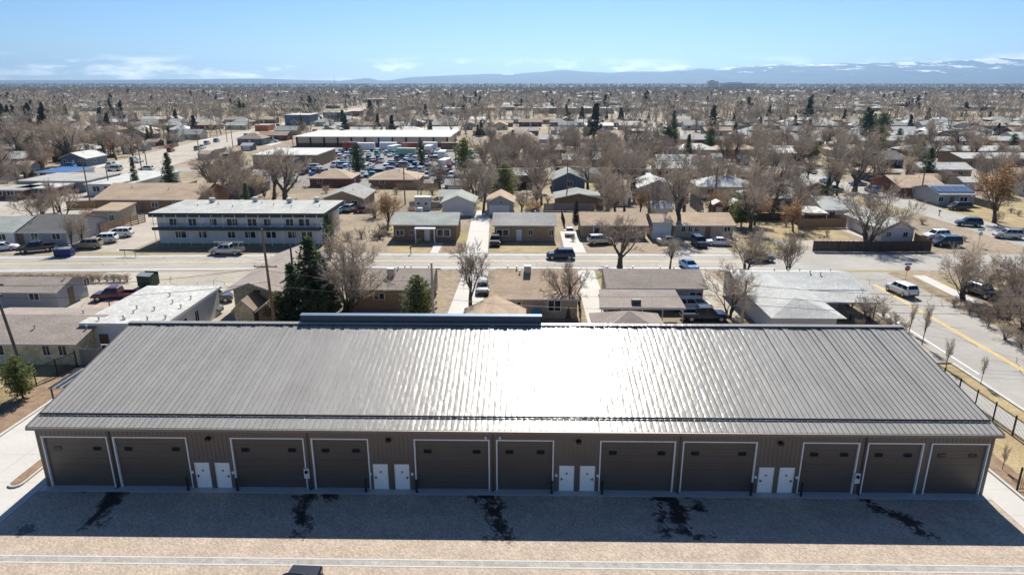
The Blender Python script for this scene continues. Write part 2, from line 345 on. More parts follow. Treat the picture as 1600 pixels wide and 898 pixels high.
ORD += ['twenty-' + o for o in ORD[:9]] + ['thirtieth'] + ['thirty-' + o for o in ORD[:9]] + ['fortieth'] + ['forty-' + o for o in ORD[:9]] + ['fiftieth'] + ['fifty-' + o for o in ORD[:9]] + ['sixtieth'] + ['sixty-' + o for o in ORD[:9]] + ['seventieth'] + ['seventy-' + o for o in ORD[:9]] + ['eightieth']
for i, o in enumerate(BOLL): tag(o, f'short black bollard beside the white service doors, {ORD[i]} from left', 'bollard', 'black bollards along the workshop front')

# ---------------------------------------------------------------- the ground, pavements and roads
def ground_material():
    m = mat('dry_ground', (0.225, 0.172, 0.115), 0.95, var=0.22, scale=0.045, scale2=1.3, c2=(0.36, 0.285, 0.20), bump=0.03, bscale=3)
    n, l = m.node_tree.nodes, m.node_tree.links; b = n['Principled BSDF']; old = b.inputs['Base Color'].links[0].from_socket
    geo = n.new('ShaderNodeNewGeometry')
    no = n.new('ShaderNodeTexNoise'); no.inputs['Scale'].default_value = 0.03; no.inputs['Detail'].default_value = 6; l.new(geo.outputs['Position'], no.inputs['Vector'])
    rg = n.new('ShaderNodeMapRange'); rg.inputs[1].default_value = 0.52; rg.inputs[2].default_value = 0.62; l.new(no.outputs[0], rg.inputs[0])
    mi = n.new('ShaderNodeMixRGB'); mi.inputs[2].default_value = (0.30, 0.26, 0.11, 1); l.new(rg.outputs[0], mi.inputs[0]); l.new(old, mi.inputs[1]); l.new(mi.outputs[0], b.inputs['Base Color'])
    return m
gx = [-30000, -20000, -9000, -3000, -1200, -500, -200, -100, -50, 0, 50, 100, 200, 500, 1200, 3000, 9000, 20000, 30000]
gy = [-400, -100, 0, 30, 60, 90, 120, 160, 220, 300, 450, 700, 1200, 2200, 4500, 9000, 14000, 20000]
g = MB(); g.v = [(x, y, 0) for y in gy for x in gx]; nx = len(gx)
g.f = [(j * nx + i, j * nx + i + 1, (j + 1) * nx + i + 1, (j + 1) * nx + i) for j in range(len(gy) - 1) for i in range(nx - 1)]; g.m = [0] * len(g.f); g.sm = [False] * len(g.f)
struct(g.build('ground', ground_material()))
sheet('far_plain', [(-20000, 2950), (20000, 2950), (30000, 19500), (-30000, 19500)], mat('wooded_plain', (.075, .07, .062), .95, var=.3, scale=.004, scale2=.03), 0.6)
PAVERS = brickmat('paver_blocks', (0.42, 0.335, 0.26), (0.49, 0.395, 0.31), (0.55, 0.52, 0.48), 0.22, 0.11, rot=(0, 0, R(45)), bump=0.006, var=0.10)
ASPH = mat('aged_asphalt', (0.32, 0.297, 0.265), 0.9, var=0.10, scale=0.12, scale2=1.1, amp2=.05, c2=(0.39, 0.365, 0.33))
ASPH2 = mat('grey_asphalt', (0.31, 0.295, 0.27), 0.9, var=0.10, scale=0.2, scale2=1.5, amp2=.05)
LOT = mat('pale_lot', (0.36, 0.315, 0.26), 0.92, var=0.14, scale=0.10, scale2=1.0, amp2=.07, c2=(0.47, 0.42, 0.35))
YEL = mat('yellow_marking', (0.62, 0.42, 0.12), 0.7, var=0.15, scale=0.8); WHM = mat('white_marking', (0.72, 0.70, 0.66), 0.7, var=0.15, scale=0.8)
GRASS = mat('dormant_lawn', (0.33, 0.24, 0.115), 0.95, var=0.25, scale=0.3, scale2=5, c2=(0.43, 0.335, 0.185), bump=0.03, bscale=12)
GREEN = mat('greenish_lawn', (0.22, 0.20, 0.07), 0.95, var=0.2, scale=0.5, scale2=7, bump=0.03, bscale=12)
MULCH = mat('brown_mulch', (0.25, 0.165, 0.105), 0.95, var=0.3, scale=1.2, scale2=9, bump=0.03, bscale=9)
PAN = mat('drain_pan', (0.33, 0.31, 0.285), 0.8, var=0.25, scale=1.5, scale2=9)
CONCW = mat('light_concrete', (0.52, 0.495, 0.455), 0.85, var=0.06, scale=0.3, scale2=3, amp2=.04)
yard = sheet('paved_yard', [(-34.6, -25), (33.0, -25), (33.0, 40.75), (-34.6, 40.75)], PAVERS, 0.008)
struct(MB().box(BX0 - 0.25, BX1 + 0.25, 40.752, WY + 0.3, -0.1, 0.028).build('apron', CONC))
dr = MB()
for a, b, mi in ((33.36, 33.48, 0), (33.482, 33.94, 1), (33.942, 34.06, 0)): dr.box(-34.5, 32.9, a, b, -0.05, 0.02 if mi == 0 else 0.012, mi)
struct(dr.build('drain_strip', [CONCW, PAN]))
cd = MB()
for i in range(-10, 15):                       # left drive poured in bays, each bay a slab with a joint round it
    for j, (xa, xb) in enumerate(((-43.0, -39.0), (-38.985, -35.35))):
        cd.box(xa, xb, i * 3.8, i * 3.8 + 3.785, -0.1, 0.016 + 0.001 * ((i + j) % 2))
struct(cd.build('concrete_drive', CONCW))
struct(MB().box(-35.335, -34.605, -25, 66, -0.1, 0.045).build('edge_kerb', CONC))
isl = MB().prism([(-37.35, 38.6), (-36.1, 38.6), (-36.1, 45.2), (-37.35, 45.2)], 'z', 0.0, 0.15); 
isl = MB()
outer = [(-36.75 + 0.55 * math.cos(R(a)), 41.6 + 0.55 * math.sin(R(a))) for a in range(180, 361, 30)] + [(-36.2 + 0.02, 46.4), (-37.3, 46.4)]
isl.prism(outer, 'z', 0, 0.16); iso = isl.build('island_kerb', CONCW); struct(iso)
inner = [(-36.75 + 0.40 * math.cos(R(a)), 41.6 + 0.40 * math.sin(R(a))) for a in range(180, 361, 30)] + [(-36.35, 46.25), (-37.15, 46.25)]
MB().prism(inner, 'z', 0.161, 0.175).build('island_bed', MULCH, iso)
sheet('mulch_strip', [(-46.6, 30), (-43.0, 30), (-43.0, 57), (-41.2, 68), (-46.9, 68)], MULCH, 0.006)
kb = MB().box(-43.25, -43.005, -25, 57, -0.1, 0.13); struct(kb.build('drive_kerb', CONCW))
cw = MB()
for i in range(-8, 20): cw.box(33.02, 35.15, i * 3.0, i * 3.0 + 2.985, -0.1, 0.022)
struct(cw.build('side_walk', CONCW))
struct(MB().box(35.152, 35.36, -25, 60, -0.1, 0.15).build('walk_kerb', CONCW))
sheet('planting_strip', [(35.37, -25), (37.2, -25), (37.2, 70), (35.37, 70)], MULCH, 0.006)
sheet('lawn', [(37.2, -25), (40.9, -25), (40.9, 80), (37.2, 80)], GRASS, 0.007)
sw = MB()
for i in range(-10, 40): sw.box(41.15, 43.0, i * 2.2, i * 2.2 + 2.185, -0.1, 0.05)
struct(sw.build('pavement', CONCW))
sheet('verge', [(43.0, -25), (44.6, -25), (44.6, 98), (43.0, 98)], GRASS, 0.007)
struct(MB().box(44.62, 44.98, -25, 66, -0.1, 0.12).box(44.62, 44.98, 71.5, 96, -0.1, 0.12).build('road_kerb', CONCW))
er = MB(); ribbon(er, [(51, -60), (51, 99.5)], 12.0, 0.008, 0); struct(er.build('east_road', ASPH))
ml = MB(); ribbon(ml, [(50.85, -60), (50.85, 93)], 0.22, 0.013, 0); ribbon(ml, [(51.15, -60), (51.15, 93)], 0.22, 0.013, 0)
ribbon(ml, [(45.9, 62), (45.9, 94)], 0.22, 0.013, 1); struct(ml.build('road_marking', [YEL, WHM]))
SPL = [(-330, 95.5), (-84, 102.2), (-25, 105.2), (45, 105.7), (160, 106.5)]
st = MB(); ribbon(st, SPL, 10.4, 0.012, 0); struct(st.build('main_street', ASPH))
ml = MB(); sp2 = SPL[:3] + [(40, 105.66)]
ribbon(ml, sp2, 0.42, 0.017, 0)
for off in (-4.1, 4.1): ribbon(ml, [(p[0], p[1] + off) for p in sp2], 0.30, 0.017, 1)
struct(ml.build('street_marking', [YEL, WHM]))
N2 = [(94, 107), (93, 140), (90.5, 196), (90, 330), (90, 1500)]
st = MB(); ribbon(st, N2, 9.0, 0.006, 0); struct(st.build('side_street', ASPH))
AVE = [(-108, 110), (-118, 150), (-133, 206), (-155, 403), (-176, 800), (-209, 1440), (-260, 2600)]
st = MB(); ribbon(st, AVE, 26, 0.0075, 0); struct(st.build('avenue', LOT))
for k, y in enumerate([222, 330, 436, 545, 655, 770, 900, 1050]):
    st = MB(); ribbon(st, [(-20 if k == 1 else -0.9 * y, y), (0.95 * y, y + 2)], 8.5, 0.003, 0); struct(st.build('back_street', ASPH2))
CRK = mat('crack_seal', (0.05, 0.048, 0.045), 0.7, var=0.2)
def cracks(n_, area, seed, z):
    r_ = random.Random(seed); mb = MB(); x0, x1, y0, y1 = area
    for i in range(n_):
        x, y, a = r_.uniform(x0, x1), r_.uniform(y0, y1), r_.choice([0, 1.57, .7, 2.3]) + r_.uniform(-.4, .4); pts = [(x, y)]
        for k in range(r_.randrange(5, 14)):
            a += r_.uniform(-.5, .5); x += math.cos(a) * .9; y += math.sin(a) * .9
            if not (x0 < x < x1 and y0 < y < y1): break
            pts.append((x, y))
        if len(pts) > 2: ribbon(mb, pts, .07, z + i * .00003)
    struct(mb.build('crack_line', CRK))
cracks(34, (45.5, 56.5, 40, 97), 1, .0095); cracks(60, (-80, 45, 101.5, 109.5), 2, .0135); cracks(30, (-100, -69, 112, 150), 3, .0155); cracks(30, (-58, -37, 76, 96), 4, .0065)
DIRT = mat('weedy_dirt', (0.20, 0.145, 0.09), 0.95, var=0.3, scale=0.5, scale2=5, c2=(0.34, 0.26, 0.165))
sheet('roadside_bank', [(57.05, 30), (75, 30), (75, 84), (57.05, 84)], DIRT, 0.009)
sheet('weedy_verge', [(41.2, 74), (44.6, 74), (44.6, 98), (36, 98), (37.5, 80)], DIRT, 0.055)
sheet('drive_apron', [(40.95, 64.5), (44.99, 64.5), (45.3, 66), (45.3, 71.4), (44.99, 73), (40.95, 73)], LOT, 0.125)
# corner wedge, parking lots, drives and front lawns along the street
sheet('corner_verge', [(56.9, 70), (58.6, 70), (58.6, 97), (57.5, 99.6), (55.9, 99.0), (56.6, 92)], DIRT, 0.010)
sw = MB()
for i in range(6): sw.box(59.0, 61.0, 84.5 + i * 2.2, 84.5 + i * 2.2 + 2.185, -0.1, 0.05)
struct(sw.build('corner_walk', CONCW))
sheet('parking_lot', [(-101, 108.5), (-68, 110.3), (-68, 152), (-104, 152)], LOT, 0.014)
sheet('open_lot', [(-60, 74), (-35.5, 74), (-34.5, 99), (-64, 97.6)], LOT, 0.005)
sheet('car_yard_ground', [(-84, 186), (-17, 186), (-17, 303), (-112, 303)], mat('yard_ground', (0.22, 0.20, 0.18), 0.9, var=0.15, scale=0.1, scale2=1.5), 0.009)
for pts in ([(-9.9, 110.7), (-5.9, 110.7), (-7.3, 150), (-11.2, 150)], [(7.4, 111), (11.0, 111), (10.7, 128), (7.4, 128)], [(25, 111), (30.6, 111), (29.5, 123), (25, 123)], [(31.5, 111), (36, 111), (36, 122), (31.5, 122)],
            [(8.0, 76), (11.0, 76), (11.2, 100), (8.2, 100)], [(24.5, 78), (29.5, 78), (28.5, 100), (25.5, 100)], [(-9.5, 74), (-5.2, 74), (-5.2, 99.8), (-9.0, 99.8)], [(-15.8, 110.5), (-14.4, 110.5), (-14.4, 118), (-15.8, 118)], [(64, 121), (73, 121), (69, 140), (62, 140)]):
    sheet('driveway', pts, CONCW if len(pts) == 4 and pts[0][0] < 20 else LOT, 0.011)
for pts, m in (([(-23.5, 111), (-16.2, 111), (-16.2, 118), (-23.5, 118)], GRASS), ([(-14, 111), (-10.2, 111), (-10.2, 118), (-14, 118)], MULCH), ([(-5.4, 111.2), (6.8, 111.2), (6.8, 119), (-5.4, 119)], GRASS), ([(48, 122), (61.5, 122), (61.5, 136), (48, 136)], GRASS), ([(42, 137), (56, 137), (58, 150), (42, 150)], GREEN),
               ([(99, 112), (140, 112), (140, 150), (99, 160)], GRASS), ([(-66, 109.5), (-36, 110.5), (-36, 114.5), (-66, 113.6)], MULCH), ([(-80, 50), (-47.2, 50), (-47.2, 63), (-80, 63)], GRASS), ([(46, 111), (62, 111), (62, 121), (46, 121)], LOT)):
    sheet('garden_plot', pts, m, 0.0095)
# wet marks running from each downspout across the paving
WET = mat('wet_paving', (0.014, 0.013, 0.013), 0.4, var=0.2, spec=0.6)
DAMP = mat('damp_paving', (0.17, 0.13, 0.10), 0.7, var=0.35, scale=3, scale2=9)
def hashn(ix, iy, s): 
    v = np.sin(ix * 127.1 + iy * 311.7 + s * 74.7) * 43758.5453; return v - np.floor(v)
def vnoise(x, y, s):
    xi, yi = np.floor(x), np.floor(y); fx, fy = x - xi, y - yi; fx = fx * fx * (3 - 2 * fx); fy = fy * fy * (3 - 2 * fy)
    return (hashn(xi, yi, s) * (1 - fx) + hashn(xi + 1, yi, s) * fx) * (1 - fy) + (hashn(xi, yi + 1, s) * (1 - fx) + hashn(xi + 1, yi + 1, s) * fx) * fy
STAINS = [[[(186, 765, .9), (172, 785, .8), (155, 800, .45), (138, 818, .4), (128, 824, .2)], [(162, 790, .3), (152, 818, .25)], [(186, 764, .3), (140, 765, .1)], [(40, 826, .2), (42, 827, .2)]],
          [[(487, 770, .7), (478, 785, .6), (468, 808, .5), (472, 818, .25), (466, 836, .3)], [(487, 770, .4), (505, 776, .3), (520, 775, .12)], [(460, 776, .12), (480, 774, .12)]],
          [[(768, 772, .9), (770, 790, .8), (778, 808, .6), (778, 826, .55), (770, 842, .25)], [(778, 830, .3), (790, 842, .2)], [(742, 776, .25), (768, 775, .4)], [(783, 808, .2), (788, 822, .15)]],
          [[(1045, 772, .8), (1053, 790, 1.0), (1060, 805, .8), (1065, 824, .5), (1085, 833, .35), (1102, 839, .4)], [(1030, 772, .5), (1032, 795, .45), (1031, 812, .3)], [(1075, 774, .4), (1085, 788, .25), (1094, 800, .15)], [(1040, 829, .45), (1062, 828, .4)], [(990, 770, .12), (1080, 771, .2)]],
          [[(1342, 775, .5), (1362, 788, .6), (1380, 797, .5), (1402, 805, .35), (1422, 818, .5), (1436, 830, .35), (1448, 836, .2)], [(1358, 790, .3), (1375, 800, .25)]]]
CS = 0.05
for si, segs in enumerate(STAINS):
    P = [[(*G(a, b), r_) for a, b, r_ in s] for s in segs]
    allp = np.array([q for s in P for q in s]); x0, x1, y0, y1 = allp[:, 0].min() - 1, allp[:, 0].max() + 1, allp[:, 1].min() - .8, min(40.72, allp[:, 1].max() + .6)
    X, Y = np.meshgrid(np.arange(x0, x1, CS), np.arange(y0, y1, CS)); D = np.full(X.shape, 9.0)
    for s in P:
        for a, b in zip(s[:-1], s[1:]):
            ax, ay, ar = a; bx, by, br = b; L2 = (bx - ax) ** 2 + (by - ay) ** 2 + 1e-9
            t = np.clip(((X - ax) * (bx - ax) + (Y - ay) * (by - ay)) / L2, 0, 1)
            D = np.minimum(D, np.hypot(X - ax - t * (bx - ax), Y - ay - t * (by - ay)) - 0.47 * (ar + t * (br - ar)))
    N = 0.9 * vnoise(X * 1.6, Y * 1.6, si) + 0.7 * vnoise(X * 5, Y * 5, si + 3) + .5 * vnoise(X * 12, Y * 12, si + 6) - 1.02
    M = (D + 0.75 * N) < 0
    M2 = ((D + 0.95 * N) < 0.24) & ~M
    for MM, mt, z_ in ((M, WET, .0125), (M2, DAMP, .0115)):
        mb = MB()
        for j, i in zip(*np.nonzero(MM)): mb.add([(X[j, i], Y[j, i], z_), (X[j, i] + CS, Y[j, i], z_), (X[j, i] + CS, Y[j, i] + CS, z_), (X[j, i], Y[j, i] + CS, z_)], [(0, 1, 2, 3)])
        o = mb.build('wet_stain', mt, yard); o['kind'] = 'stuff'

# ---------------------------------------------------------------- mountains far off
def mountains():
    prof = [(-600, 125), (-200, 125.5), (0, 125.5), (200, 125), (300, 124), (400, 122.8), (450, 124.5), (540, 126.5), (560, 123.5), (575, 122), (590, 125), (605, 126.2), (640, 121), (700, 118), (760, 116), (800, 115), (850, 112), (880, 109), (910, 112), (950, 114), (1000, 112), (1040, 112), (1080, 107), (1110, 108), (1150, 105), (1180, 103), (1210, 100.5), (1235, 102), (1270, 101), (1310, 99), (1360, 98), (1400, 97.5), (1450, 96.5), (1500, 94), (1530, 92), (1560, 90), (1580, 91), (1640, 89), (1750, 95), (1900, 93), (2200, 97)]
    YR = 16000.0
    rx = np.array([GY(p, q, YR)[0] for p, q in prof]); rh = np.array([GY(p, q, YR)[1] for p, q in prof])
    xs = np.linspace(-20000, 22000, 460); ts = np.linspace(0, 1, 26); V = []
    for t in ts:
        y = 12600 + t * 5000
        H = np.interp(xs, rx, rh)
        n1 = sum(vnoise(xs / s_, np.full_like(xs, y / s_), 5 + k) * a for k, (s_, a) in enumerate(((2200, .5), (900, .28), (400, .15), (180, .07))))
        crest = max(0.0, 1 - abs(t - 0.68) / 0.68) if t < 0.68 else max(0, 1 - (t - 0.68) / 0.32)
        f = crest ** 0.9 * (0.42 + 0.9 * n1 * (1 - crest ** 4) + 0.58 * crest ** 4 + 0.10 * (n1 - .5) * crest ** 4)
        V.append(np.stack([xs, np.full_like(xs, y), np.maximum(H, 9) * f - 2], 1))
    V = np.concatenate(V); n = len(xs); F = []
    for j in range(len(ts) - 1):
        for i in range(n - 1): a = j * n + i; F += [(a, a + 1, a + n + 1), (a, a + n + 1, a + n)]
    m = mat('haze_tinted_forest_rock', (0.02, 0.035, 0.06), 0.95, var=0.3, scale=0.0011, scale2=0.008)  # dark forest with the blue of distant haze mixed into its base colour
    nn, l = m.node_tree.nodes, m.node_tree.links; b = nn['Principled BSDF']; old = b.inputs['Base Color'].links[0].from_socket
    geo = nn.new('ShaderNodeNewGeometry'); sp = nn.new('ShaderNodeSeparateXYZ'); l.new(geo.outputs['Position'], sp.inputs[0])
    no = nn.new('ShaderNodeTexNoise'); no.inputs['Scale'].default_value = 0.0020; no.inputs['Detail'].default_value = 8; no.inputs['Roughness'].default_value = .65; l.new(geo.outputs['Position'], no.inputs['Vector'])
    hz = nn.new('ShaderNodeMapRange'); hz.inputs[1].default_value = 120; hz.inputs[2].default_value = 480; hz.inputs[3].default_value = -0.12; hz.inputs[4].default_value = 0.10; l.new(sp.outputs[2], hz.inputs[0])
    ad = nn.new('ShaderNodeMath'); l.new(no.outputs[0], ad.inputs[0]); l.new(hz.outputs[0], ad.inputs[1])
    rg = nn.new('ShaderNodeMapRange'); rg.inputs[1].default_value = 0.55; rg.inputs[2].default_value = 0.60; l.new(ad.outputs[0], rg.inputs[0])
    mi = nn.new('ShaderNodeMixRGB'); mi.inputs[2].default_value = (0.8, 0.8, 0.82, 1); l.new(rg.outputs[0], mi.inputs[0]); l.new(old, mi.inputs[1]); l.new(mi.outputs[0], b.inputs['Base Color'])
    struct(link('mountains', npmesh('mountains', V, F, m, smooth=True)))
mountains()

# ---------------------------------------------------------------- trees: prototypes
BARK = mat('bark', (0.095, 0.078, 0.066), 0.95, var=0.3, scale=2, rnd=0.25)
TWIG = mat('twigs', (0.41, 0.335, 0.26), 0.95, var=0.2, scale=0.7, rnd=0.22)
TWIGP = mat('pale_twigs', (0.50, 0.415, 0.32), 0.95, var=0.2, scale=0.7, rnd=0.18)
TWIGR = mat('rusty_leaves', (0.47, 0.30, 0.165), 0.9, var=0.3, scale=1.0, rnd=0.2)
NEED = mat('spruce_needles', (0.085, 0.12, 0.055), 0.85, var=0.45, scale=1.6, rnd=0.2)
NEEDB = mat('pine_needles', (0.17, 0.195, 0.065), 0.85, var=0.45, scale=1.6, rnd=0.2)
for m_ in (NEED, NEEDB, TWIGR):      # thin needles and leaves let some sun through
    n_, l_ = m_.node_tree.nodes, m_.node_tree.links; b_ = n_['Principled BSDF']; tr_ = n_.new('ShaderNodeBsdfTranslucent'); mx_ = n_.new('ShaderNodeMixShader'); mx_.inputs[0].default_value = .4
    l_.new(b_.inputs['Base Color'].links[0].from_socket, tr_.inputs['Color']); l_.new(b_.outputs[0], mx_.inputs[1]); l_.new(tr_.outputs[0], mx_.inputs[2]); l_.new(mx_.outputs[0], n_['Material Output'].inputs['Surface'])
def frame(d):
    d = d / np.linalg.norm(d); a = np.array([0, 0, 1.0]) if abs(d[2]) < 0.9 else np.array([1.0, 0, 0])
    e = np.cross(d, a); e /= np.linalg.norm(e); return d, e, np.cross(d, e)
class TriBuf:
    def __init__(s): s.V = []; s.F = []; s.n = 0
    def put(s, v, f):
        s.V.append(np.asarray(v, float)); s.F.append(np.asarray(f, int) + s.n); s.n += len(v)
    def tube(s, pts, rs, n):
        k = len(pts); ang = np.arange(n) * 2 * np.pi / n; rows = []
        for i in range(k):
            d, e, g = frame(np.asarray(pts[min(k - 1, i + 1)]) - np.asarray(pts[max(0, i - 1)]))
            rows.append(np.asarray(pts[i]) + rs[i] * (np.outer(np.cos(ang), e) + np.outer(np.sin(ang), g)))
        f = []
        for i in range(k - 1):
            for j in range(n):
                a, b, c, d_ = i * n + j, i * n + (j + 1) % n, (i + 1) * n + (j + 1) % n, (i + 1) * n + j
                f += [(a, b, c), (a, c, d_)]
        s.put(np.concatenate(rows), f)
    flat = False
    def spike(s, p, q, r):
        if s.flat:
            d, e, g = frame(q - p); s.put([p + r * e, p - r * e, q], [(0, 1, 2)]); return
        d, e, g = frame(q - p)
        s.put([p + r * e, p - 0.5 * r * e + 0.87 * r * g, p - 0.5 * r * e - 0.87 * r * g, q], [(0, 1, 3), (1, 2, 3), (2, 0, 3)])
    def leaf(s, p, size, rg):
        a = rg.normal(size=3); b = rg.normal(size=3); a /= np.linalg.norm(a); b /= np.linalg.norm(b)
        s.put([p - a * size * .5, p + a * size * .5 - b * .2 * size, p + b * size], [(0, 1, 2)])
    def mesh(s, name, m, smooth=False): return npmesh(name, np.concatenate(s.V), np.concatenate(s.F), m, smooth=smooth)
def branch_path(p, d, L, rg, n=4, up=0.12, wob=0.16):
    pts = [p]; d = d / np.linalg.norm(d)
    for i in range(n):
        d = d + rg.normal(size=3) * wob + np.array([0, 0, up]); d /= np.linalg.norm(d); pts.append(pts[-1] + d * L / n)
    return pts, d
def bare_tree(seed, H=10.0, stems=1, spread=0.75, low=0.24, n1=7, n2=8, n3=8, n4=7, twm=None, leaves=0, fine=1.35, thick=.026, flat=False):
    rg = np.random.default_rng(seed); W, C = TriBuf(), TriBuf(); tips = []; C.flat = flat
    def side(d, ang):
        d, e, g = frame(d); a = rg.uniform(0, 2 * np.pi); v = np.cos(a) * e + np.sin(a) * g
        return d * np.cos(ang) + v * np.sin(ang)
    limbs = []
    for s in range(stems):
        base = np.array([0, 0, -0.15]) if stems == 1 else np.array([rg.uniform(-.3, .3), rg.uniform(-.3, .3), -0.15])
        d0 = np.array([0, 0, 1.0]) if stems == 1 else np.array([math.cos(s * 6.28 / stems) * .35, math.sin(s * 6.28 / stems) * .35, 1.0])
        r0 = thick * H * (1 if stems == 1 else 0.62)
        pts, d = branch_path(base, d0 + rg.normal(size=3) * .05, H * low, rg, 3, .05, .06)
        W.tube(pts, [r0 * 1.35, r0, r0 * .9, r0 * .82], 7)
        limbs.append((pts[-1], d, r0 * .82))
    for (p, d, r) in limbs:
        k1 = max(3, round(n1 / stems ** .6))
        for i in range(k1):
            ang = (rg.uniform(.15, .9) * spread if i else 0.1); dd = side(d, ang); L = H * rg.uniform(.42, .62) * (1.05 if i == 0 else .95)
            start = p - d * rg.uniform(0, .1) * H * (i > 1)
            pts, _ = branch_path(start, dd, L, rg, 5, .09, .15); rr = r * rg.uniform(.5, .7)
            W.tube(pts, [rr * (1 - .85 * t / 5) for t in range(6)], 5)
            for j in range(n2):
                t = rg.uniform(.22, 1.0); q = np.array(pts[min(4, int(t * 5))]) * (1 - (t * 5 % 1)) + np.array(pts[min(5, int(t * 5) + 1)]) * (t * 5 % 1) if t < 1 else np.array(pts[5])
                dj = side(np.array(pts[min(5, int(t * 5) + 1)]) - np.array(pts[min(4, int(t * 5))]) + 1e-6, rg.uniform(.4, 1.1)); L2 = H * rg.uniform(.13, .26) * (1.15 - .45 * t)
                b2, _ = branch_path(q, dj, L2, rg, 3, .12, .2); r2 = max(.014, rr * .34 * (1.1 - .6 * t))
                C.tube(b2, [r2, r2 * .75, r2 * .5, r2 * .3], 3)
                for k in range(n3):
                    u = rg.uniform(.2, 1); i0 = min(2, int(u * 3)); q2 = b2[i0] + (b2[i0 + 1] - b2[i0]) * (u * 3 - i0)
                    dk = side(b2[i0 + 1] - b2[i0], rg.uniform(.4, 1.1)); L3 = H * rg.uniform(.05, .11)
                    e2 = q2 + (dk + np.array([0, 0, .25])) * L3; C.spike(q2, e2, .017 * fine)
                    for m_ in range(n4):
                        q3 = q2 + (e2 - q2) * rg.uniform(.2, 1); dm = side(e2 - q2, rg.uniform(.3, 1.0))
                        C.spike(q3, q3 + dm * H * rg.uniform(.025, .06), .0125 * fine); 
                    tips.append(e2)
    if leaves:
        for k in range(leaves): C.leaf(tips[rg.integers(len(tips))] + rg.normal(size=3) * .25, rg.uniform(.14, .30), rg)
    return W.mesh('trunk', BARK, True), C.mesh('crown', twm or TWIG)
def conifer(seed, H=10.0, rad=2.2, prof=lambda t: (1 - t) ** .8, whorls=36, nb=13, m=None, size=.36, z0=.06, droop=.35, gap=0.12):
    rg = np.random.default_rng(seed); W, C = TriBuf(), TriBuf()
    W.tube([np.array([0, 0, -.15]), np.array([0, 0, H * .5]), np.array([0, 0, H * .97])], [.022 * H, .014 * H, .003 * H], 6)
    for i in range(whorls):
        t = (i + rg.uniform(-.3, .3)) / whorls; t = max(0, min(.985, t)); z = H * (z0 + (1 - z0) * t); Rr = rad * prof(t)
        for j in range(nb):
            if rg.random() < gap: continue
            a = rg.uniform(0, 6.283); L = Rr * rg.uniform(.6, 1.12) + .12; k = max(2, int(L / .34))
            for q in range(k):
                u = (q + 1) / k; p = np.array([math.cos(a) * L * u, math.sin(a) * L * u, z - droop * L * u + .18 * L * u * u])
                for _ in range(3): C.leaf(p + rg.normal(size=3) * .12, size * rg.uniform(.5, 1.15), rg)
    return W.mesh('trunk', BARK, True), C.mesh('crown', m or NEED)
PROTO = {
 'oak': [bare_tree(11, thick=.03), bare_tree(12, spread=.95, n1=8, thick=.036), bare_tree(13, low=.3, spread=.65), bare_tree(14, stems=2, spread=.7)],
 'tall': [bare_tree(21, spread=.45, low=.2, n1=7, twm=TWIGP), bare_tree(22, spread=.55, low=.28, twm=TWIGP)],
 'multi': [bare_tree(31, stems=4, low=.16, spread=.6), bare_tree(32, stems=5, low=.12, spread=.75, twm=TWIGP)],
 'rusty': [bare_tree(41, leaves=2600, n4=4, twm=TWIGR, spread=.85), bare_tree(42, leaves=1500, stems=3, low=.15, n4=4, twm=TWIGR)],
 'shrub': [bare_tree(51, H=10, stems=7, low=.06, spread=.8, n1=9, n2=5, n3=6, n4=5, fine=2.0, twm=TWIGP), bare_tree(52, H=10, stems=6, low=.05, spread=1.0, n1=9, n2=5, n3=6, n4=5, fine=2.0)],
 'spruce': [conifer(61), conifer(62, rad=2.6, whorls=34), conifer(63, rad=1.9, gap=.25)],
 'pine': [conifer(71, rad=2.9, prof=lambda t: (math.sin(math.pi * min(1, .22 + .78 * t)) ** .7), whorls=26, nb=15, m=NEEDB, size=.42, z0=.14, droop=.05, gap=.3),
          conifer(72, rad=3.0, prof=lambda t: (math.sin(math.pi * min(1, .25 + .75 * t)) ** .6) * .9, whorls=24, nb=14, m=NEED, size=.42, z0=.22, droop=0.0, gap=.35)],
 'column': [conifer(81, rad=.95, prof=lambda t: min(1, 3.2 * (1 - t)) ** .7, whorls=40, nb=8, m=NEED, size=.4, z0=.02, droop=-.5, gap=.05)],
 'cone': [conifer(82, rad=2.2, prof=lambda t: (1 - t) ** .75, whorls=40, nb=12, m=NEED, size=.42, z0=.02, droop=.1, gap=.02)],
}
NAMES = {'oak': 'bare_tree', 'tall': 'bare_tree', 'multi': 'bare_tree', 'rusty': 'rusty_tree', 'shrub': 'bare_shrub', 'spruce': 'spruce_tree', 'pine': 'pine_tree', 'column': 'columnar_conifer', 'cone': 'clipped_conifer'}
TREES = []     # footprints of placed trees
def tree(kind, x, y, h, label=None, wide=1.0, v=None, group=None, rot=None):
    P = PROTO[kind]; tr, cr = P[(random.randrange(len(P)) if v is None else v) % len(P)]
    s = h / 10.0
    o = thing(NAMES[kind], label, 'shrub' if kind == 'shrub' else 'tree', (x, y, 0), random.uniform(0, 6.28) if rot is None else rot, group, (s * wide, s * wide, s))
    link('trunk', tr, o); link('crown', cr, o); TREES.append((x, y, h, o)); return o
def ptree(kind, px, py, top, label, wide=1.0, v=None):
    x, y = G(px, py); return tree(kind, x, y, max(1, GY(px, top, y)[1]), label, wide, v)
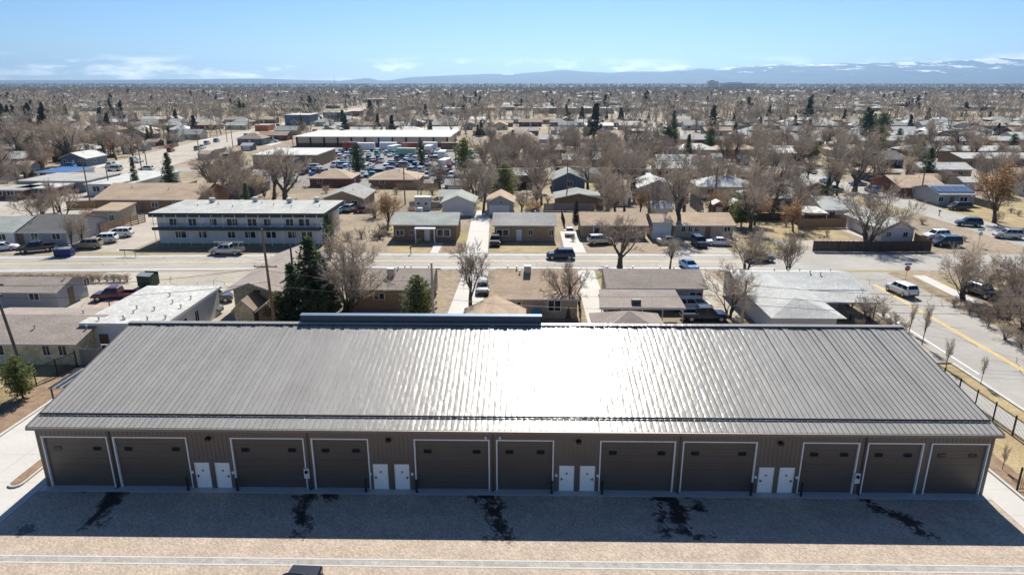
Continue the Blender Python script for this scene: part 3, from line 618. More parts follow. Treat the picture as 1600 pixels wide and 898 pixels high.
HAND_TREES = [
 ('multi', 543, 493, 330, 'large bare grey tree leaning beside the dark conifers behind the workshop', 1.15, 1),
 ('oak', 735, 486, 348, 'bare grey tree standing at the concrete drive between two back yards', .75, 0),
 ('oak', 888, 497, 396, 'dark bare tree rising in front of the tan house behind the workshop', 1.0, 1),
 ('oak', 968, 418, 326, 'dark bare spreading tree on the near kerb of the street', 1.25, 1),
 ('tall', 1047, 421, 366, 'smaller bare tree on the near kerb beside the parked blue car', 1.1, 1),
 ('tall', 1062, 368, 238, 'tall bare tree with thick trunk in front of the brown roofed house', 1.1, 1),
 ('tall', 1185, 336, 232, 'tall bare tree beside the red sheds', 1.1, 0),
 ('oak', 1243, 350, 250, 'bare tree at the pale wooden fence by the white patio roof', .9, 3),
 ('multi', 1353, 380, 262, 'very large bare tree with many stems before the white gabled house', 1.25, 0),
 ('rusty', 1553, 348, 246, 'rust tinted tree on the dry lawn by the side street', 1.05, 0),
 ('multi', 1231, 424, 348, 'vase shaped bare tree on the corner beyond the grey roofed house', 1.0, 1),
 ('multi', 1164, 424, 340, 'bare pinkish tree beside the street in front of parked dark car', 1.1, 0),
 ('multi', 1140, 496, 398, 'dense dark bare tree between patio roof and grey roofed house', 1.1, 0),
 ('multi', 1505, 468, 366, 'bare spreading tree on the corner verge beside the stop sign', 1.15, 1),
 ('shrub', 1352, 503, 440, 'tangled bare shrub at the end of the grey carport', 1.2, 0),
 ('oak', 112, 258, 166, 'big rounded bare tree beyond the avenue', 1.2, 1), ('oak', 32, 252, 168, 'big rounded bare tree at the edge of view beyond the avenue', 1.2, 0),
 ('shrub', 66, 336, 296, 'wide pale bare shrub tree behind the grey roofed bungalow', 1.5, 0),
 ('tall', 113, 392, 330, 'thin bare tree leaning at the corner of the grey bungalow', .8, 1), ('tall', 131, 387, 322, 'slim bare tree behind the row of parked cars', .8, 0),
 ('rusty', 140, 352, 318, 'small golden brown tree in the yard behind the bungalow', 1.2, 1),
 ('oak', 446, 318, 218, 'large dark bare tree behind the white apartment block', 1.25, 1), ('oak', 372, 314, 236, 'bare tree rising behind the flat apartment roof', 1.2, 0),
 ('rusty', 606, 360, 292, 'orange leaved tree beside the brown brick house', .95, 0), ('rusty', 1000, 336, 290, 'orange leaved tree behind the brown roofed house', 1.2, 0),
 ('tall', 755, 332, 240, 'tall thin bare tree between the two pale garages', .9, 0), ('oak', 820, 250, 196, 'bare tree behind the tan roofed house', 1.1, 2),
 ('spruce', 268, 300, 238, 'broad dark spruce behind the white apartment block', 1.05, 1), ('spruce', 214, 300, 246, 'slimmer blue spruce beside the long brown house', .85, 2),
 ('pine', 560, 280, 224, 'dark pine standing at the edge of the car yard', .85, 1), ('pine', 659, 262, 218, 'dark narrow pine among the parked cars of the yard', .62, 1), ('pine', 726, 272, 216, 'yellow green pine at the corner of the car yard', 1.0, 0),
 ('cone', 900, 346, 313, 'dark green cone shaped conifer beside the white parked car', .9, 0), ('spruce', 1107, 352, 314, 'thin ragged spruce against the brown roofed house', .7, 2),
 ('column', 515, 402, 334, 'dark narrow columnar conifer at the corner of the apartment block', 1.0, 0),
 ('spruce', 492, 506, 368, 'tall dark spruce behind the workshop beside the utility pole', 1.3, 1), ('spruce', 462, 506, 412, 'shorter dense spruce pressed against the utility pole', 1.25, 0), ('pine', 515, 504, 430, 'bushy dark pine at the foot of the large bare tree', 1.0, 1),
 ('spruce', 505, 500, 395, 'middle spruce of the dark group behind the workshop', 1.2, 1), ('pine', 500, 512, 455, 'bushy green pine low in front of the spruces', 1.2, 0),
 ('pine', 440, 510, 455, 'low bushy pine beside the tan gabled house', 1.3, 0), ('pine', 655, 512, 430, 'round green pine showing above the workshop roof edge', 1.05, 0), ('pine', 36, 622, 556, 'small green pine in the dry yard beside the iron fence', 1.05, 0),
 ('spruce', 1052, 208, 172, 'dark spruce in the far middle distance beside bare trees', 1.0, 1), ('pine', 1376, 214, 176, 'large dark pine mass far beyond the side street', 1.6, 1), ('pine', 1350, 212, 174, 'dark pine next to the large pine beyond the side street', 1.3, 1),
 ('spruce', 472, 204, 180, 'dark spruce behind the long white roofed warehouse', 1.4, 1), ('column', 795, 262, 232, 'dark conifer in front of the tan roofed house', 1.6, 0),
]
HAND_TREES += [
 ('oak', 690, 305, 240, 'bare tree behind the white gabled garage', 1.0, 2), ('oak', 846, 320, 236, 'tall bare tree beside the blue grey gabled house', .8, 0), ('oak', 942, 322, 250, 'bare tree right of the blue grey gabled house', .9, 1),
 ('tall', 985, 300, 212, 'tall pale bare tree behind the orange leaved tree', 1.0, 0), ('multi', 1015, 340, 262, 'many stemmed bare tree behind the small white garage', 1.0, 0), ('shrub', 585, 340, 300, 'broad thicket of bare branches beside the orange tree', 1.3, 0), ('shrub', 556, 322, 290, 'grey tangle of bare branches behind the gravel plot', 1.4, 1),
 ('rusty', 832, 334, 302, 'golden brown bush beside the tan roofed garage', 1.2, 1), ('oak', 1120, 305, 226, 'bare tree behind the red sheds', 1.0, 3), ('oak', 1292, 305, 222, 'bare tree beside the side street rails', 1.1, 0), ('oak', 1335, 300, 210, 'large bare tree past the side street rails', 1.2, 1), ('multi', 520, 372, 318, 'leafless tree at the east end of the apartment block', 1.0, 1),
 ('oak', 920, 270, 205, 'bare tree behind the attached garage', 1.0, 2), ('oak', 655, 312, 268, 'bare tree behind the small caravan', .9, 3), ('tall', 1200, 300, 215, 'pale bare tree before the flat roofed garage', 1.0, 1)]
for k, px, py, top, lab, wd, v in HAND_TREES: ptree(k, px, py, top, lab, wd, v)
# thin saplings along the fence by the east road, scrub thicket across it
for i, (px, py, top, wd) in enumerate([(1420, 520, 458, .35), (1440, 540, 466, .35), (1478, 575, 516, .4), (1532, 600, 552, .35), (1566, 732, 686, .4)]):
    ptree('tall', px, py, top, f'thin bare sapling beside the road fence, {ORD[i]} from the street corner', wd, i)
thk = [(1575, 505, 430), (1600, 520, 425), (1545, 455, 398), (1590, 455, 380), (1625, 500, 400), (1560, 430, 385), (1605, 425, 372), (1530, 495, 465), (1575, 470, 400), (1630, 545, 470), (1600, 480, 390), (1490, 478, 462), (1515, 490, 462), (1545, 510, 478), (1570, 530, 490), (1595, 545, 505), (1560, 490, 450), (1612, 560, 510)]
for i, (px, py, top) in enumerate(thk): ptree('shrub', px, py, top, f'grey bare scrub bush in the thicket across the road, {ORD[i]} counted along', 1.1)
for i, (px, py, top) in enumerate([(1300, 470, 448), (1325, 480, 452), (1380, 495, 465), (1400, 505, 480), (1318, 500, 478), (1342, 512, 490), (1368, 514, 490), (1390, 516, 488), (1412, 518, 492), (1355, 480, 462), (1336, 466, 450)]): ptree('shrub', px, py, top, f'low dry shrub beside the grey roofed carport, {ORD[i]} from left', 1.1)
# clipped hedge bushes in a row along the near kerb on the left
for i in range(19):
    x, y = G(8 + i * 10.6, 440.5); tree('shrub', x, y, 1.9, f'brown bare hedge bush in the kerbside row, {ORD[i]} from left', 1.35, 1, 'hedge bushes along the street')

# ---------------------------------------------------------------- houses
def shingle(name, c): return mat('shingle_' + name, c, 0.92, var=0.20, scale=0.35, scale2=6, bump=0.02, bscale=8, rnd=0.10, stretch=(0.7, 1, 3))
RM = {'brown': shingle('brown', (0.29, 0.21, 0.15)), 'tan': shingle('tan', (0.40, 0.295, 0.205)), 'grey': shingle('grey', (0.32, 0.31, 0.29)), 'taupe': shingle('taupe', (0.265, 0.222, 0.19)),
      'green': shingle('green_grey', (0.29, 0.31, 0.28)), 'light': shingle('light_grey', (0.44, 0.44, 0.42)), 'dark': shingle('dark', (0.10, 0.098, 0.095)), 'white': mat('white_membrane', (0.46, 0.455, 0.42), 0.7, var=0.16, scale=0.3, scale2=3),
      'blue': mat('blue_canopy', (0.03, 0.12, 0.32), 0.5, var=0.1), 'solar': shingle('solar', (0.30, 0.31, 0.33))}
WM = {'tan': mat('tan_brick', (0.34, 0.24, 0.145), 0.9, var=0.12, scale=0.8, scale2=9), 'brick': mat('red_brick', (0.20, 0.085, 0.06), 0.9, var=0.2, scale=0.8, scale2=9), 'white': mat('white_siding', (0.62, 0.62, 0.60), 0.7, var=0.05), 'cream': mat('cream_siding', (0.62, 0.53, 0.32), 0.8, var=0.08, scale2=3),
      'grey': mat('grey_siding', (0.33, 0.335, 0.34), 0.75, var=0.06), 'blue': mat('blue_grey_siding', (0.115, 0.15, 0.19), 0.75, var=0.08), 'brown': mat('brown_brick', (0.24, 0.155, 0.09), 0.9, var=0.15, scale2=8), 'stucco': mat('beige_stucco', (0.43, 0.36, 0.27), 0.9, var=0.08, scale2=4), 'dark': mat('dark_boards', (0.045, 0.035, 0.035), 0.8, var=0.2)}
FASC = mat('fascia_white', (0.60, 0.59, 0.56), 0.7, var=0.06); FASD = mat('fascia_dark', (0.035, 0.04, 0.042), 0.6, var=0.2)
def unit_window():
    f = MB(); t = 0.07
    f.box(-.5, -.5 + t, -.05, .02, 0, 1).box(.5 - t, .5, -.05, .02, 0, 1).box(-.5 + t + .001, .5 - t - .001, -.05, .02, 0, t).box(-.5 + t + .001, .5 - t - .001, -.05, .02, 1 - t, 1).box(-.03, .03, -.04, .02, t + .001, 1 - t - .001)
    return f.mesh('window', WHITE), MB().box(-.5 + t, .5 - t, -.025, -.005, t, 1 - t).mesh('pane', GLASS)
UWF, UWP = unit_window()
DRW = mat('front_door', (0.16, 0.10, 0.07), 0.5, var=0.15); DRWW = mat('white_door', (0.66, 0.66, 0.65), 0.5, var=0.05)
UDR = MB().box(-.5, .5, -.045, -.002, 0, 1).box(-.38, .38, -.06, -.046, .1, .45).box(-.38, .38, -.06, -.046, .55, .92).mesh('door', DRWW)
UDH = MB().box(-.03, .03, -.05, 0, -.03, .03).mesh('door_handle', DARKM)
g_ = MB().box(-.5, .5, -.03, -.002, 0, 1)
for k in range(4): g_.box(-.49, .49, -.05, -.031, k * .25 + .015, k * .25 + .235)
UGD = g_.mesh('garage_door', DRWW)
UVP = MB().cyl(0, 0, -.25, .30, .07, 8).cyl(0, 0, .30, .40, .13, 8).mesh('vent_pipe', GALV)
UCH = MB().box(-.4, .4, -.3, .3, -1.2, .9).box(-.46, .46, -.36, .36, .901, 1.0).mesh('chimney', WM['brick'])
UAC = MB().box(-.45, .45, -.45, .45, .1, .8).box(-.3, .3, -.3, .3, -.4, .1).mesh('roof_cooler', mat('cooler_beige', (0.55, 0.52, 0.45), 0.6, var=0.1))
SIDE = {'f': 0.0, 'r': R(90), 'l': R(-90), 'b': R(180)}
BLD = []       # footprints of placed buildings: x0,x1,y0,y1
def build_house(name, label, cat, w_, d_, h, roof, rise, wall, roofc, feats=(), over=0.45, fasc=None, group=None):
    root = thing(name, label, cat, (0, 0, 0), 0, group)
    X = w_ / 2; wm = WM.get(wall, wall) if isinstance(wall, str) else wall; rm = RM[roofc] if isinstance(roofc, str) else roofc; fm_ = fasc or FASC
    mb = MB()
    if roof == 'gx': mb.prism([(0, 0), (d_, 0), (d_, h), (d_ / 2, h + rise - .05), (0, h)], 'x', -X, X)
    elif roof == 'gy': mb.prism([(-X, 0), (X, 0), (X, h), (0, h + rise - .05), (-X, h)], 'y', 0, d_)
    elif roof == 'shed': mb.prism([(0, 0), (d_, 0), (d_, h + rise), (0, h)], 'x', -X, X)
    else: mb.box(-X, X, 0, d_, 0, h)
    mb.build('wall', wm, root)
    o = over; th = 0.16; rb = MB()
    if roof == 'gx':
        s = rise / (d_ / 2); e = h + .12 - o * s; p = h + .12 + rise
        rb.slab([(-X - o, -o, e), (X + o, -o, e), (X + o, d_ / 2, p), (-X - o, d_ / 2, p)], th); rb.slab([(-X - o, d_ / 2 + .001, p), (X + o, d_ / 2 + .001, p), (X + o, d_ + o, e), (-X - o, d_ + o, e)], th)
        zt = lambda x, y: h + .12 + s * min(y, d_ - y)
    elif roof == 'gy':
        s = rise / X; e = h + .12 - o * s; p = h + .12 + rise
        rb.slab([(-X - o, -o, e), (0, -o, p), (0, d_ + o, p), (-X - o, d_ + o, e)], th); rb.slab([(.001, -o, p), (X + o, -o, e), (X + o, d_ + o, e), (.001, d_ + o, p)], th)
        zt = lambda x, y: h + .12 + s * (X - abs(x))
    elif roof == 'hip':
        e = h + .05; q = min(X + o, d_ / 2 + o); z = e + rise
        c = [(-X - o, -o), (X + o, -o), (X + o, d_ + o), (-X - o, d_ + o)]
        if X + o >= d_ / 2 + o: r1, r2 = (-X - o + q, d_ / 2), (X + o - q, d_ / 2); fs = [(4, 5, 9, 8), (5, 6, 9), (6, 7, 8, 9), (7, 4, 8)]
        else: r1, r2 = (0, -o + q), (0, d_ + o - q); fs = [(4, 5, 8), (5, 6, 9, 8), (6, 7, 9), (7, 4, 8, 9)]
        rb.add([(a, b, e - th) for a, b in c] + [(a, b, e) for a, b in c] + [(*r1, z), (*r2, z)], [(3, 2, 1, 0), (0, 1, 5, 4), (1, 2, 6, 5), (2, 3, 7, 6), (3, 0, 4, 7)] + fs)
        zt = lambda x, y: e + rise * min(1, (X + o - abs(x)) / q, (min(y, d_ - y) + o) / q)
    elif roof == 'shed':
        s = rise / d_; rb.slab([(-X - o, -o, h + .12 - o * s), (X + o, -o, h + .12 - o * s), (X + o, d_ + o, h + .12 + rise + o * s), (-X - o, d_ + o, h + .12 + rise + o * s)], th); zt = lambda x, y: h + .12 + s * y
    else:
        rb.box(-X - o, X + o, -o, d_ + o, h + .002, h + .22); zt = lambda x, y: h + .22
    ro = rb.build('roof', rm, root)
    if roof in ('gx', 'hip', 'shed', 'flat'):
        ez = {'gx': lambda: h + .12 - o * rise / (d_ / 2), 'hip': lambda: h + .05, 'shed': lambda: h + .12 - o * rise / d_, 'flat': lambda: h + .22}[roof]()
        t_ = (.75 if fasc else .30) if roof == 'flat' else .19
        MB().box(-X - o, X + o, -o - .05, -o - .004, ez - t_, ez - .005).build('fascia', fm_, ro)
        if roof == 'flat': MB().box(X + o + .004, X + o + .05, -o, d_ + o, ez - t_, ez - .005).build('fascia', fm_, ro); MB().box(-X - o - .05, -X - o - .004, -o, d_ + o, ez - t_, ez - .005).build('fascia', fm_, ro)
    else:
        s = rise / X; e = h + .12 - o * s; p = h + .12 + rise
        MB().prism([(-X - o, e - .2), (0, p - .2), (X + o, e - .2), (X + o, e), (0, p), (-X - o, e)], 'y', -o - .05, -o - .004).build('fascia', fm_, ro)
    for ft in feats:
        k = ft[0]
        if k in 'WDG':
            _, sd, u, z, ww, hh = ft[:6]; rz_ = SIDE[sd]
            loc = {'f': (u, 0, z), 'b': (u, d_, z), 'r': (X, u, z), 'l': (-X, u, z)}[sd]
            if k == 'W':
                a = link('window', UWF, root, loc, rz_, (ww, 1, hh)); link('pane', UWP, a)
            elif k == 'D':
                a = link('door', UDR, root, loc, rz_, (ww, 1, hh)); link('door_handle', UDH, a, (.38, -.05, .48), 0, (1 / ww, 1, 1 / hh))
                if len(ft) > 6: setmat(a, ft[6])
            else:
                a = link('garage_door', UGD, root, loc, rz_, (ww, 1, hh))
                if len(ft) > 6: setmat(a, ft[6])
        elif k == 'V': link('vent_pipe', UVP, ro, (ft[1], ft[2], zt(ft[1], ft[2])))
        elif k == 'C': link('chimney', UCH, ro, (ft[1], ft[2], zt(ft[1], ft[2]) + .3))
        elif k == 'A': link('roof_cooler', UAC, ro, (ft[1], ft[2], zt(ft[1], ft[2]) + .1))
    return root
def place(root, x, y, w_, d_, rz=0.0):
    root.location = (x, y, 0); root.rotation_euler = (0, 0, rz); BLD.append((x - w_ / 2 - 1, x + w_ / 2 + 1, y - 1, y + d_ + 1)); return root
def solve(pb, pe, pr, px, slope):
    """base, eave and ridge sight lines give distance, wall height and half depth"""
    y0 = G(px, pb)[1]; h = GY(px, pe, y0 - .45)[1] - .0
    t = 2.0
    while t < 12 and PX(0, y0 + t, h + slope * t)[1] > pr: t += .1
    return y0, max(2.3, h), t
def phouse(label, pl, pr, pb, pe, prg, wall, roofc, feats=(), roof='gx', slope=.28, depth=None, rise=None, name='house', cat='house', fasc=None, over=.45):
    y0, h, t = solve(pb, pe, prg, (pl + pr) / 2, slope)
    x0, x1 = GY(pl, pb, y0)[0] + over, GY(pr, pb, y0)[0] - over
    d_ = depth or 2 * t; w_ = x1 - x0
    rs = rise if rise is not None else slope * (d_ / 2 if roof != 'gy' else w_ / 2)
    return place(build_house(name, label, cat, w_, d_, h, roof, rs, wall, roofc, feats, over, fasc), (x0 + x1) / 2, y0, w_, d_)
W, D_, GD, V, CH, AC = 'W', 'D', 'G', 'V', 'C', 'A'
# back yard row between workshop and street
phouse('tan brick house with grey brown roof and vents behind the dark pine', 540, 676, 483, 452, 421, 'tan', 'taupe', [(W, 'f', -1.2, 1.3, 1.5, .9), (D_, 'f', 2.2, .1, 1.0, 2.1), (W, 'f', 4.2, 1.2, .9, 1.1), (W, 'f', -4.2, 1.3, 1.3, .9), (V, 1.2, 6), (V, 1.9, 6.8), (V, 4.4, 6.4), (AC, -.1, 3), (V, .6, 4.4)])
phouse('tan stucco house with light brown roof and bright blue shade behind the workshop', 772, 907, 497, 467, 421, 'stucco', 'tan', [(W, 'f', -2.6, 1.1, 1.3, 1.1), (W, 'f', 2.1, .9, 1.7, 1.5), (D_, 'f', -4.6, .1, .9, 2.1, DRW), (V, -3.8, 7.2), (V, -2.6, 6.4), (V, -1.2, 7), (AC, -1.2, 5.6), (V, -2.2, 5.4)])
phouse('beige house with brown roof behind the posted patio', 945, 1102, 482, 450, 421, 'stucco', 'taupe', [(W, 'l', 3, 1.0, 1.2, 1.2), (W, 'l', 6, 1.0, .8, 1.0), (D_, 'f', -1, .1, 1, 2.1), (W, 'f', 5.1, 1.1, 1.8, 1.2), (V, -5.4, 7.6), (V, -1.9, 7.2), (V, 2.0, 7.8), (V, 3.6, 6.6), (V, 7.0, 7.5)])
y0 = 74.0
pat = thing('patio_cover', 'brown shingled patio roof on white posts behind the beige house', 'patio cover', (GY(1007, 460, 74)[0], 74.6, 0))
MB().slab([(-5.1, 0, 2.55), (5.1, 0, 2.55), (4.9, 5.2, 3.2), (-4.6, 5.2, 3.2)], .14).build('roof', RM['taupe'], pat)
MB().box(-5.1, 5.1, -.05, -.004, 2.33, 2.5).build('beam', FASC, pat)
for x in (-4.8, -2.4, 0, 2.4, 4.8): MB().box(x - .06, x + .06, .05, .17, 0, 2.41).build('post', FASC, pat)
MB().box(-.55, .55, -.3, .3, 0, .5).build('roof_cooler', mat('panel_dark', (.06, .07, .08), .4), pat, (-.6, 1.2, 2.72))
BLD.append((5, 17, 74, 80))
# grey roofed corner house: main range, wing and carport
g5 = thing('house', 'pale grey roofed corner house with wing and carport behind the workshop', 'house', (35.0, 80.5, 0))
def gpart(mb, n_, m, par=None): return mb.build(n_, m, par or g5)
gpart(MB().box(-6.8, 5.5, 1, 9, 0, 2.75), 'wall', WM['white']); gpart(MB().box(-6.6, 0.4, -9.5, .99, 0, 2.7), 'wall', WM['white'])
rr = MB(); rr.slab([(-7.4, .4, 2.9), (8.6, .4, 2.9), (8.2, 5, 4.0), (-7.4, 5, 4.0)], .16); rr.slab([(-7.4, 5.001, 4.0), (8.2, 5.001, 4.0), (8.2, 9.6, 2.9), (-7.4, 9.6, 2.9)], .16)
ro = gpart(rr, 'roof', RM['light'])
rr = MB(); rr.add([(-7.2, -10.2, 2.85), (1.2, -10.2, 2.85), (1.2, 1.6, 2.85), (-7.2, 1.6, 2.85), (-3.0, -5.9, 4.05), (-3.0, 4.2, 3.92)], [(0, 1, 4), (1, 2, 5, 4), (3, 0, 4, 5), (0, 3, 2, 1)]); gpart(rr, 'roof', RM['light'])
gpart(MB().slab([(1.25, -3.4, 2.5), (8.4, -3.4, 2.5), (8.6, .9, 2.86), (1.25, .9, 2.86)], .14), 'carport_roof', RM['light'])
for x, y in ((2.0, -3.1), (5.2, -3.1), (8.0, -3.1)): gpart(MB().box(x - .06, x + .06, y - .06, y + .06, 0, 2.35), 'post', DARKM)
for x, y in ((-1, 6.4), (.5, 5.6), (2.3, 6.2), (3.0, 4.6), (4.2, 4.2), (6.6, 6.6)): link('vent_pipe', UVP, ro, (x, y, 4.0 - .24 * abs(y - 5)))
a = link('window', UWF, g5, (3.5, 1.0, 1.0), 0, (1.8, 1, 1.2)); link('pane', UWP, a)
BLD.append((27, 44, 70, 91))
# gabled tan house beside the utility pole
phouse('tan sided gabled house with taupe roof beside the wooden utility pole', 356, 446, 494, 452, 445, 'cream', 'taupe', [(W, 'f', .6, 3.05, .5, .45), (W, 'r', 4, 1.0, 1.4, 1.1), (V, 2.4, 9), (V, 2.9, 12)], roof='gy', depth=17.5, rise=.95, over=1.1)
phouse('small ochre shed with brown gabled roof behind the workshop', 366, 402, 511, 496, 478, 'cream', 'brown', [], roof='gy', depth=4, rise=1.1, name='garden_shed', cat='shed', over=.25)
phouse('small brown roofed outbuilding close behind the workshop ridge', 403, 440, 513, 500, 484, 'brown', 'brown', [], roof='gy', depth=4, rise=.9, name='garden_shed', cat='shed', over=.25)
place(build_house('garage', 'tan roofed gabled garage peeping over the blue parapet', 'garage', 6.4, 6.5, 2.5, 'gy', 1.5, 'stucco', 'tan', [(GD, 'f', 0, 0.05, 3, 2.1)]), GY(770, 480, 68)[0], 67.5, 6.4, 6.5)
place(build_house('garage', 'dark brown hip roofed garage just behind the workshop ridge', 'garage', 7.0, 7.0, 2.5, 'hip', 1.7, 'stucco', 'taupe', []), GY(988, 480, 67)[0], 65.2, 7.0, 7.0)
# left side
phouse('long cream house with brown roof and white vent caps at the edge of view', -95, 131, 569, 537, 497, 'cream', 'taupe', [(W, 'f', 5.7, 1.0, .9, 1.4), (W, 'f', 4.0, 1.0, .8, 1.4), (W, 'f', 10.4, 1.0, 1.2, 1.3), (W, 'f', -1, 1.0, 1.3, 1.4), (V, 4.4, 6), (V, 1.4, 2.4), (V, 9.9, 6.2), (V, 7.0, 2.4), (V, 10.2, 4)], slope=.2)
ax0, az = GY(126, 503, 66.0); ax1 = GY(260, 503, 66.0)[0]
place(build_house('apartment_house', 'white two storey house with flat white roof and pipes beside the workshop', 'house', ax1 - ax0 - .6, 13.0, az - .22, 'flat', 0, 'white', 'white',
      [(W, 'f', .2, az - 2.4, 1.6, 1.5), (W, 'r', 4, az - 2.5, 1.5, 1.5), (W, 'r', 7, az - 2.5, 1.0, 1.5), (D_, 'f', -2.4, .1, 1.0, 2.1, DRW)] + [(V, u, v_) for u, v_ in ((-3, .6), (-.6, 1.0), (1.2, 4), (2.0, 6.5), (3.4, 8), (3.9, 1.2), (2.2, .7), (-1, 4.4), (0.4, 9), (3.8, 4.8))], over=.3), (ax0 + ax1) / 2, 66.0, ax1 - ax0, 13)
phouse('blue grey house with brown roof and dark side door beside the wooden deck', -55, 99, 484, 456, 437, 'grey', 'taupe', [(W, 'f', 3.0, 1.3, 1.4, 1.0), (D_, 'r', 2.6, .1, 1.1, 2.2, DRW), (W, 'r', 6.0, 1.4, 1.3, 1.2), (V, 5.6, 2.5), (V, 2, 4)], slope=.3)
dk = thing('wooden_deck', 'pink weathered wooden deck beside the blue grey house', 'deck', (-55.3, 79.6, 0))
for k in range(14): MB().box(0, 5.2, k * .36, k * .36 + .34, .32, .38).build('plank', mat('deck_wood', (.42, .30, .24), .85, var=.2, rnd=.12), dk)
for x in (.1, 2.6, 5.0):
    for y in (.05, 4.8): MB().box(x, x + .1, y, y + .1, 0, 1.25 if y < 1 and x > 2 else .319).build('post', DARKM, dk)
phouse('dark grey roofed bungalow with white awning behind parked pickup', 28, 110, 383, 363, 338, 'grey', 'dark', [(D_, 'f', -4.0, .1, 1.2, 2.2, DRW), (W, 'f', -1.4, 1.0, 1.4, 1.2), (W, 'f', 2.5, 1.0, 1.6, 1.2), (V, -3.6, 3)], slope=.3)
phouse('pale green roofed bungalow at the edge of view behind white car', -60, 29, 384, 363, 341, 'white', 'green', [(W, 'f', 2.5, 1.0, 1.6, 1.2), (W, 'f', -1.5, 1.0, 1.4, 1.2), (V, 3.2, 6)], slope=.3)
phouse('small cream outbuilding with flat roof beside the slat fence', 150, 192, 352, 330, 326, 'stucco', 'tan', [(W, 'f', .8, .9, 1.0, 1.3), (W, 'f', -2.0, .9, .9, 1.2)], roof='shed', depth=6, rise=.5, name='outbuilding', cat='outbuilding', over=.3)
phouse('long brown roofed house with porch behind the slat fence', 148, 312, 331, 312, 288, 'brown', 'tan', [(W, 'f', -6, 1, 2, 1.2), (W, 'f', 2, 1, 1.6, 1.2), (D_, 'f', -1, .1, 1, 2.1, DRW), (W, 'f', 7, 1, 2, 1.2), (V, 3, 5), (V, -6, 6)], slope=.26)
# the apartment block
ax0, az = GY(243, 331, 116.9); ax1 = GY(500, 331, 116.9)[0]; aw = ax1 - ax0
ap = build_house('apartment_block', 'white two storey apartment block with flat roof and dark fascia across the street', 'apartment block', aw, 12.0, az - .25, 'flat', 0, 'white', mat('weathered_membrane', (.36, .365, .34), .8, var=.22, scale=.35, scale2=3),
   [(W, 'f', -aw / 2 + u, az - 2.5, ww, 1.35) for u, ww in ((3, 1.7), (6.4, 1.6), (10.2, 1.4), (13.6, 2.2), (17.2, 1.8), (20.0, 1.5), (24, 1.6), (26.6, 2.2))] + [(W, 'f', -aw / 2 + u, 1.0, ww, 1.3) for u, ww in ((4, 2.2), (8, 1.6), (13.2, 1.5), (16.6, 2.2), (20.4, 2.0), (24.2, 1.7), (26.9, 2.2))] + [(D_, 'f', -aw / 2 + u, .1, 1.0, 2.1) for u in (6, 11.2, 18.6, 22.4)] + [(D_, 'f', -aw / 2 + u, az - 3.0, 1.0, 2.1) for u in (8.3, 15.6, 21.9)] + [(W, 'r', 4, az - 2.4, 1.2, 1.2), (W, 'r', 10, 1.0, 1.2, 1.2)] + [(V, u, v_) for u, v_ in ((-10, 6), (-7, 8), (-3, 5), (1, 9), (4, 7), (8, 5), (11, 9), (13, 6))] + [(AC, -9, 10), (AC, -1, 11), (AC, 6, 10), (AC, 11, 11)], over=.9, fasc=FASD)
place(ap, (ax0 + ax1) / 2, 116.9, aw, 12.0)
bal = MB().box(-aw / 2 - .2, aw / 2 + .2, -1.7, -.003, az / 2 - .12, az / 2 + .12).build('balcony', FASD, ap)
MB().box(-aw / 2 - .2, aw / 2 + .2, -1.72, -1.66, az / 2 + .121, az / 2 + .42).box(-aw / 2 - .2, aw / 2 + .2, -1.7, -1.65, az / 2 + 1.0, az / 2 + 1.07).build('handrail', FASD, bal)
for k in range(15): MB().cyl(0, 0, 0.0, az - .3, .045, 6).build('post', WHITE, bal, (-aw / 2 + .2 + k * (aw - .4) / 14, -1.6, 0))
# street row, fronts towards the workshop
b1 = phouse('brown brick house with grey green roof and white portico across the street', 612, 717, 377, 351, 333, 'brown', 'green', [(W, 'f', -4.6, 1.0, 1.5, 1.1), (D_, 'f', .4, .1, 1.0, 2.1), (W, 'f', 3.4, .9, 2.6, 1.4), (AC, -1.6, 5.5), (W, 'f', -2.4, 1.1, .8, 1.0)])
po = MB().box(-1.6, 2.1, -1.9, -.46, 2.6, 2.8).build('portico', WHITE, b1)
for x in (-1.45, 1.95): MB().box(x - .09, x + .09, -1.85, -1.67, 0, 2.598).build('column', WHITE, po)
phouse('tan house with grey roof between two concrete drives across the street', 769, 870, 377, 352, 333, 'tan', 'grey', [(W, 'f', -4.0, 1.0, 2.4, 1.2), (D_, 'f', -1.0, .1, 1.0, 2.1), (W, 'f', 1.1, 1.1, .9, 1.1), (W, 'f', 4.9, 1.1, .9, 1.1), (V, 2, 5)])
phouse('brown roofed tan house with picture window beside the white garage', 906, 1012, 373, 352, 332, 'tan', 'tan', [(W, 'f', -2.6, .9, 2.6, 1.3), (D_, 'f', .6, .1, 1.0, 2.1, DRW), (W, 'f', 3.4, 1.0, 1.6, 1.1), (V, 2, 6), (V, -3, 6)])
phouse('small garage with wide white door between two brown roofed houses', 1017, 1050, 374, 348, 338, 'white', 'tan', [(GD, 'f', -.1, .05, 2.7, 2.2)], depth=7, rise=.8, name='garage', cat='garage', over=.25)
phouse('brown roofed house with narrow windows behind the tall bare tree', 1049, 1148, 371, 352, 332, 'stucco', 'tan', [(W, 'f', -3.8, 1.0, .8, 1.2), (W, 'f', -2.5, 1.0, .8, 1.2), (W, 'f', -1.3, 1.0, .8, 1.2), (D_, 'f', .8, .1, 1.0, 2.1, DRW), (W, 'f', 4.4, 1.0, 1.3, 1.1), (V, 1, 6)])
x0, y0 = G(1373, 379); x1 = G(1427, 379)[0]
place(build_house('house', 'white gabled corner house behind the dark fence', 'house', x1 - x0 - .6, 14, 2.6, 'gy', 1.5, 'white', 'light', [(W, 'f', -1.6, 1.0, .9, 1.0), (W, 'f', 1.4, 1.0, .9, 1.0), (V, -1, 6), (W, 'l', 5, 1.0, 1.6, 1.2)]), (x0 + x1) / 2, y0, x1 - x0, 14)
